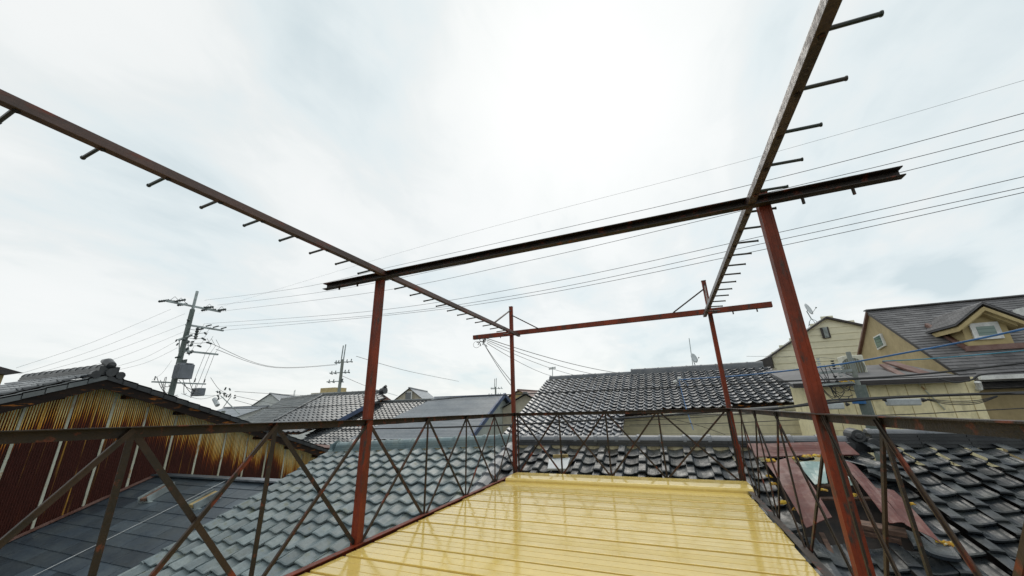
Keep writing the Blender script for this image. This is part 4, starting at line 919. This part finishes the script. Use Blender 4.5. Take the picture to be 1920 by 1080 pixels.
for o_, d_ in ((-1.25, (-1, -.6, -.2)), (-.95, (.4, .6, .3)), (-.35, (-1, -.6, -.2)), (.55, (.6, .5, .1)), (1.35, (.8, .3, .1)), (.9, (-1, -.6, -.3)), (-.9, (-.8, -.6, .1)), (1.2, (-.8, -.5, .1))): ins(P1, c+AD*o_+V((0, 0, .06)), d_, .22)
mb = MB()
for o_ in (-1.2, -.9, .6, 1.3): mb.tube([c+AD*o_+V((0, 0, .05)), c+AD*(o_+.2)+V((0, 0, .35)), c+AD*(o_+.5)+V((0, 0, .1))], .014, 4)
mb.build('jumper_wire', M['wire'], P1)
c = V((px_, YPL, pz(611))); arm(P1, c, AD, -.15, 1.9); [ins(P1, c+AD*o_+V((0, 0, .1)), (.6, .3, .2), .14) for o_ in (.9, 1.3, 1.75)]
c = V((px_, YPL, pz(633))); arm(P1, c, V((1, -.15, .05)), -.9, .8); [ins(P1, c+V((o_, -.2, -.15-.2*k)), (.8, -.5, -.3), .2) for k, o_ in enumerate((.4, .8, 1.2, .9, 1.4))]
[ins(P1, c+V((-.6+.2*k, -.1, -.1-.25*k)), (.6, -.4, -.4), .12) for k in range(2)]
ins(P1, c+V((1.0, 0, -.2)), (0, 0, 1), .3); 
mb = MB(); mb.bar(c+V((-.8, .1, 0)), c+V((-.2, 0, -1.0)), .04, .04); mb.bar(c+V((.3, 0, -.2)), c+V((.8, 0, -1.1)), .04, .04); mb.build('stay', M['galv'], P1)
c = V((px_, YPL, pz(657))); arm(P1, c, AD, -.15, 1.9)
mb = MB(); 
for o_ in (1.2, 1.45, 1.7): mb.tube([c+AD*o_, c+AD*(o_+.2)+V((0, 0, .5)), c+AD*(o_-.1)+V((0, 0, .9))], .012, 4); mb.tube([c+AD*o_, c+AD*(o_-.3)+V((0, 0, -2.1))], .012, 4)
mb.build('jumper_wire', M['wire_grey'], P1)
c = V((px_, YPL, pz(693))); mb = MB(); mb.box((px_+.36, YPL-.32, c.z-.52), (px_+1.0, YPL+.32, c.z+.28)); tr = mb.build('transformer', M['transformer'], P1, bevel=.03)
mb = MB(); mb.tube([(px_+.68, YPL, c.z+.28), (px_+.68, YPL, c.z+.34)], .36, 16)
for k in range(8): mb.box((px_+.38+.08*k, YPL-.36, c.z-.47), (px_+.41+.08*k, YPL-.321, c.z+.23))
mb.build('cooling_fin', M['transformer'], tr)
mb = MB(); [mb.tube([(px_+.48+.18*k, YPL-.1, c.z+.34), (px_+.48+.18*k, YPL-.1, c.z+.55)], .05, 8) for k in range(3)]; mb.build('bushing', M['insul'], tr)
c = V((px_, YPL, pz(716))); arm(P1, c, AD, -1.0, 1.6, .05); 
mb = MB(); q = c+AD*1.3+V((0, 0, -.5)); mb.box((q.x-.35, q.y-.2, q.z-.2), (q.x+.35, q.y+.2, q.z+.25)); mb.build('junction_box', M['transformer'], P1, bevel=.04)
mb = MB(); rnd = random.Random(8)
for k in range(12):
    a = c+AD*rnd.uniform(-.9, 1.5)+V((0, -.1, rnd.uniform(-.1, .3))); b_ = c+AD*rnd.uniform(-.7, 1.6)+V((0, -.1, rnd.uniform(-.8, -.1)))
    mb.tube(cat(a, b_, rnd.uniform(.1, .4), 8), .016, 4)
mb.build('jumper_wire', M['wire'], P1)
[ins(P1, c+AD*o_+V((0, 0, .08)), (0, 0, 1), .10) for o_ in (-.9, 1.0, 1.5)]
for (px, py, dr) in ((352, 600, (1, -.3, -.2)), (372, 618, (1, .2, .1)), (384, 624, (.8, -.2, -.3)), (366, 630, (1, -.4, -.5)), (379, 634, (.9, .1, -.4)), (360, 641, (1, -.3, -.1)), (388, 642, (.7, .2, -.2)), (371, 648, (1, 0, -.3)), (352, 662, (.9, -.2, -.2)), (338, 668, (-.9, -.2, -.2))):
    p = oy(px, py, YPL-.1); ins(P1, p, dr, .15); q = MB(); q.tube(cat(V((px_, YPL, p.z+.25)), p, .06, 6), .012, 4); q.tube(cat(p, p+V((.25, .1, .35)), .1, 6), .009, 4); q.build('jumper_wire', M['wire'], P1)
# wires from P1 to the right, over the deck
GR = 'power wires crossing the sky'
names = ['highest, faintest', 'second highest', 'third highest', 'fourth highest', 'fifth highest', 'sixth highest', 'lowest']
def pxwire(pts, Ya, Yb, r, m, label, name='power_wire', group=GR):
    """wire through image points; depth goes smoothly from Ya to Yb"""
    P = []; n = len(pts)
    x0, x1 = pts[0][0], pts[-1][0]
    A, B = oy(*pts[0], Ya), oy(*pts[-1], Yb)
    nx = (B-A).cross(V((0, 0, 1)))      # vertical plane through both ends
    for px, py in pts: P.append(opl(px, py, A, nx))
    # smooth by Catmull-Rom
    Q = []
    for i in range(len(P)-1):
        p0, p1, p2, p3 = P[max(i-1, 0)], P[i], P[i+1], P[min(i+2, len(P)-1)]
        for k in range(8):
            t = k/8; Q.append(.5*((2*p1)+(p2-p0)*t+(2*p0-5*p1+4*p2-p3)*t*t+(3*p1-p0-3*p2+p3)*t**3))
    Q.append(P[-1]); mb = MB(); mb.tube(Q, r, 5); return tag(mb.build(name, M[m]), label, 'wire', group)
YR = 7.5
W = [([(372, 588), (780, 465), (1400, 300), (1990, 130)], .0028, 'wire_grey'), ([(383, 563), (560, 540), (735, 500), (1060, 427), (1300, 372), (1592, 300), (1990, 193)], .006, 'wire'), ([(408, 572), (620, 545), (900, 489), (1436, 362), (1697, 300), (1990, 225)], .006, 'wire'),
     ([(412, 584), (700, 548), (1000, 487), (1300, 417), (1694, 322), (1990, 246)], .006, 'wire'), ([(385, 607), (680, 585), (1000, 535), (1460, 436), (1990, 315)], .006, 'wire'), ([(400, 613), (690, 592), (1000, 548), (1460, 450), (1990, 336)], .006, 'wire'), ([(412, 620), (720, 592), (1000, 554), (1460, 462), (1990, 345)], .006, 'wire')]
for (pts, r, m_), nm in zip(W, names): pxwire(pts, 12.6, YR, r, m_, nm+' of the seven power wires crossing the sky above the deck')
# wires from P1 down to the left
for k, (a, b_) in enumerate((((320, 580), (30, 690)), ((347, 588), (35, 702)), ((350, 607), (50, 705)), ((345, 622), (120, 700)), ((330, 640), (215, 688)), ((333, 652), (220, 694)), ((322, 676), (285, 712)))):
    mx = ((a[0]+b_[0])/2, (a[1]+b_[1])/2+6)
    pxwire([a, mx, b_], 12.4, 7.5 if k < 4 else 10.5, .006, 'wire_grey', ('wire %s from the top of those falling left from the pole over the barn' % ('one', 'two', 'three', 'four', 'five', 'six', 'seven')[k]), group='wires falling left from the pole')
# P2
def pole2(top, bot, Y, label, s=1., twin=True):
    a, b_ = oy(*top, Y), oy(*bot, Y); e_ = empty('utility_pole', V((a.x, Y, -6)), label, 'utility pole'); z = a.z
    mb = MB(); mb.tube([(a.x, Y, -6), (a.x, Y, z-1.6*s)], [.2*s, .15*s], 10); mb.build('pole', M['concrete'], e_)
    mb = MB(); mb.tube([(a.x-.22*s, Y, z-2.*s), (a.x-.15*s, Y, z-.1)], .06*s, 6)
    mb.tube([(a.x+.10*s, Y, z-2.*s), (a.x+.18*s, Y, z)], .06*s, 6); mb.build('pole_top', M['galv'], e_)
    for zz_, w0, w1 in ((1.9, -.95, 1.2), (3.0, -1.4, 1.0), (3.9, -1.6, .3), (6.8, -.9, 1.4)):
        c = V((a.x, Y, z-zz_*s)); arm(e_, c, (1, .2, 0), w0*s, w1*s, .06*s)
        mb = MB()
        for o_ in (w0, w0*.6, w1*.5, w1): mb.tube([c+V((o_*s, 0, .05)), c+V((o_*s+.05, 0, .25*s))], .05*s, 6); mb.tube([c+V((o_*s, -.1, -.05)), c+V((o_*s+.3*s, -.1, -.12*s))], .045*s, 6)
        mb.build('insulator', M['insul'], e_)
    return e_
pole2((646, 646), (637, 740), 30, 'distant concrete pole with twin steel tips left of the near left post')
pole2((929, 709), (929, 736), 75, 'tiny far pole seen left of the far left post', 1.15)
pole2((553, 731), (552, 742), 60, 'tiny far pole tip above the pale distant gable roof', .8)
# X shaped wire frame above the barn eave
YX = 17; c = oy(425, 742, YX); xf = empty('wire_rack_pole', V((c.x, YX, -6)), 'short pole with crossed stays and tangled wire clamps above the barn eave', 'utility pole')
mb = MB(); mb.tube([oy(404, 752, YX), oy(428, 740, YX), oy(405, 734, YX)], .03, 5); mb.tube([oy(414, 742, YX), oy(449, 776, YX)], .035, 5); mb.tube([oy(434, 742, YX), oy(418, 765, YX)], .025, 5); mb.build('stay', M['galv'], xf)
mb = MB(); mb.tube([V((c.x, YX, -6)), V((c.x, YX, oy(425, 770, YX).z))], .12, 8); mb.build('pole', M['concrete'], xf)
mb = MB(); rnd = random.Random(12)
for k in range(16):
    a = oy(rnd.uniform(408, 442), rnd.uniform(731, 746), YX); mb.tube([a, a+V((rnd.uniform(-.2, .2), 0, rnd.uniform(-.2, .2)))], .05, 5)
mb.build('clamp', M['insul'], xf)
mb = MB(); mb.tube([oy(402, 748, YX), oy(408, 760, YX)], .14, 10); mb.build('lamp_cap', M['closure'], xf)
# service wires left
GL = 'service wires left of centre'
for a, b_, sg, Ya, Yb, lab in (((395, 708), (425, 738), 6, 12.5, 17, 'upper drooping service wire from transformer to the crossed stays'), ((340, 738), (415, 738), 10, 12.5, 17, 'lower drooping service wire from pole foot to the crossed stays'), ((360, 728), (412, 741), 7, 12.5, 17, 'middle drooping service wire between pole foot and crossed stays'),
        ((440, 734), (705, 745), 2, 17, 30, 'straight thin wire from the crossed stays rightwards above the far roofs'), ((440, 742), (600, 768), 3, 17, 22, 'thin wire from the crossed stays over the hipped roof'), ((440, 750), (560, 775), 3, 17, 22, 'lowest thin wire from the crossed stays over the hipped roof'),
        ((398, 645), (632, 683), 24, 12.5, 30, 'sagging cable bundle between the two left power poles, upper strand'), ((405, 655), (632, 684), 20, 12.5, 30, 'sagging cable bundle between the two left power poles, lower strand'),
        ((668, 668), (860, 715), 4, 30, 60, 'faint wire falling right from the distant twin tipped pole'), ((642, 705), (745, 742), 3, 30, 45, 'faint low wire right of the distant twin tipped pole')):
    pxwire([a, ((a[0]+b_[0])/2, (a[1]+b_[1])/2+sg), b_], Ya, Yb, .0009*(Ya+Yb)/2*.6+.003, 'wire_grey', lab, 'service_wire', GL)
# street cables on the right
GC = 'street cables behind the deck'
pxwire([(425, 766), (560, 764), (685, 757), (810, 750), (875, 744), (1000, 738), (1200, 729), (1470, 715), (1700, 704), (1990, 672)], 14.5, 8, .016, 'wire', 'long black cable sagging across all the roofs behind the railing', 'street_cable', GC)
pxwire([(640, 806), (700, 804), (875, 800), (1060, 791), (1200, 782), (1340, 772), (1450, 766), (1545, 756), (1700, 744), (1990, 734)], 9.6, 8.4, .022, 'wire', 'thickest black cable passing just above the ridge and the right rail', 'street_cable', GC)
pxwire([(1440, 770), (1545, 752), (1600, 748), (1760, 741), (1990, 737)], 9.4, 8.3, .018, 'wire', 'black cable bundled with the thickest one at the slim service pole', 'street_cable', GC)
pxwire([(1990, 603), (1920, 617), (1806, 641), (1700, 661), (1600, 679), (1520, 690), (1400, 703), (1273, 712)], 8, 10.8, .017, 'wire_blue', 'bright blue cable crossing the dormer house roof', 'street_cable', GC)
pxwire([(1990, 646), (1920, 657), (1800, 668), (1720, 674), (1655, 677)], 8.2, 9.6, .010, 'wire_teal', 'turquoise striped cable below the dormer', 'street_cable', GC)
pxwire([(1560, 780), (1700, 777), (1850, 769), (1990, 762)], 8.6, 8.2, .008, 'wire', 'thin barbed looking wire right above the right rail', 'street_cable', GC)
pxwire([(1180, 797), (1340, 794), (1500, 787)], 9, 9, .007, 'wire', 'thin wire crossing the pale stucco wall behind the railing', 'street_cable', GC)
pxwire([(1165, 790), (1300, 783), (1440, 772)], 9, 9, .006, 'wire', 'second thin wire over the pale stucco wall', 'street_cable', GC)
pxwire([(1220, 778), (1300, 795), (1360, 815)], 9, 9, .005, 'wire', 'thin wire slanting down across the pale stucco wall', 'street_cable', GC)
pxwire([(1480, 722), (1600, 712), (1740, 706), (1830, 700)], 9.5, 9, .008, 'wire', 'thin cable along the dark roof edge of the low wing', 'street_cable', GC)
pxwire([(1760, 710), (1790, 717), (1822, 712), (1850, 701), (1990, 693)], 9, 8.6, .014, 'wire', 'black cable curling up to the white gutter corner', 'street_cable', GC)
for k in range(3): pxwire([(1738, 748+k), (1780, 752+3*k), (1830, 751+3*k), (1870, 742+k)], 9, 9, .007, 'wire', ('top', 'middle', 'bottom')[k]+' of three slack wires looping under the thick cable right of the grey closure', 'slack_wire', 'slack wire loops')
pxwire([(1273, 713), (1285, 760), (1300, 806)], 10.8, 9.4, .009, 'wire_blue', 'blue drop line falling from the insulators to the black ridge', 'drop_wire', GC)
pxwire([(1274, 712), (1290, 720), (1283, 726), (1270, 722)], 10.8, 10.7, .007, 'wire_blue', 'small blue loop hanging at the insulators on the glinting roof', 'drop_wire', GC)
for k, (px, py) in enumerate(((1266, 716), (1274, 710))):
    p = oy(px, py, 10.9); mb = MB(); mb.tube([p+V((-.05, 0, 0)), p, p+V((.05, 0, 0))], [.03, .055, .03], 10); tag(mb.build('insulator', M['white_frame']), ('left lower', 'right upper')[k]+' white ball insulator above the glinting tile roof', 'insulator', 'white ball insulators')
pxwire([(1700, 705), (1560, 672), (1400, 668)], 16, 16.6, .006, 'wire_grey', 'faint thin wire across the cream clapboard wall', 'service_wire', GC)
for k, (x0, x1, y0_, y1_) in enumerate(((1664, 1728, 748, 761), (1544, 1583, 756, 768))):
    Yc = 8.9; q = [oy(*s, Yc) for s in ((x0, y0_), (x1, y0_-1), (x1+2, y1_-1), (x0+6, y1_))]
    e_ = empty('cable_closure', q[0], ('long pale grey cable closure hanging under the thick cable', 'short pale grey cable closure hanging beside the near right post')[k], 'cable closure', None)
    mb = MB(); mb.prism(q, (0, .16, 0)); mb.build('casing', M['closure'], e_, bevel=.02)
    mb = MB(); a, b_ = oy(x0-9, y0_+2, Yc+.08), oy(x1+10, y0_+2, Yc+.08); mb.tube([a, a.lerp(b_, .1), a.lerp(b_, .12)], [.015, .04, .03], 8); mb.tube([b_, b_.lerp(a, .1), b_.lerp(a, .12)], [.015, .04, .03], 8); mb.tube([a.lerp(b_, .2)+V((0, 0, .05)), a.lerp(b_, .2)], .012, 4); mb.build('cable_gland', M['wire'], e_)
# wires tied to the far beam end
be = V((oy(892, 636, 6.0).x+.12, 6.0, 2.24)); GW = 'wires tied to the far beam'
for k, (q, sg, r, lab) in enumerate((((1250, 702), .25, .006, 'top strand of the wire bundle from the far beam end to the glinting roof'), ((1235, 703), .35, .005, 'middle strand of the wire bundle from the far beam end to the glinting roof'), ((1215, 702), .45, .004, 'bottom strand of the wire bundle from the far beam end to the glinting roof'), ((1066, 709), .18, .005, 'lone wire from the far beam end to the left part of the glinting roof ridge'))):
    mb = MB(); mb.tube(cat(be+V((.1, .02, -.03*k)), oy(*q, YA_), sg, 20), r*1.2, 4); tag(mb.build('tie_wire', M['wire_grey']), lab, 'wire', GW)
for k in (0, 1):
    mb = MB(); mb.tube(cat(be+V((.02, 0, -.05)), V((-2.48-.0*k, 6.03, 1.38+.08*k)), .03, 10), .005, 4); tag(mb.build('tie_wire', M['wire_grey']), ('lower', 'upper')[k]+' short wire from the far beam end down to the far left post', 'wire', GW)
mb = MB(); rnd = random.Random(3)
for k in range(16):
    a = be+V((rnd.uniform(-.07, .09), rnd.uniform(-.03, .03), rnd.uniform(-.12, -.02))); mb.tube([a, a+V((rnd.uniform(-.06, .06), rnd.uniform(-.03, .03), rnd.uniform(-.06, .06)))], .007, 4)
mb.tube([be+V((-.1+.07*cos(t/12*2*pi), 0, -.10+.06*sin(t/12*2*pi))) for t in range(13)], .003, 4)
tag(mb.build('wire_knot', M['wire']), 'tangled wire knot tied round the left end of the far beam', 'wire knot')
# antenna and dish on glinting roof
dish(V((oy(1306, 696, 16.2).x, 16.2, oy(1306, 697, 16.2).z)), .22, 'small pale satellite dish on the ridge of the glinting tile roof')
p = oy(1300, 697, 16.3); mb = MB(); mb.tube([V((p.x, 16.3, p.z-.3)), oy(1292, 634, 16.3)], .014, 5); tag(mb.build('antenna_mast', M['galv']), 'thin whip antenna beside the small dish on the glinting roof', 'antenna')
p = oy(1036, 712, 20); e_ = empty('tv_antenna', p, 'faint far television antenna left of the glinting roof ridge', 'antenna'); mb = MB(); mb.tube([oy(1036, 712, 20), oy(1036, 688, 20)], .02, 4); mb.build('mast', M['galv'], e_)
mb = MB(); [mb.tube([oy(1029, 690+k*1.5, 20), oy(1042, 688+k*1.5, 20)], .015, 4) for k in range(3)]; mb.build('element', M['galv'], e_)
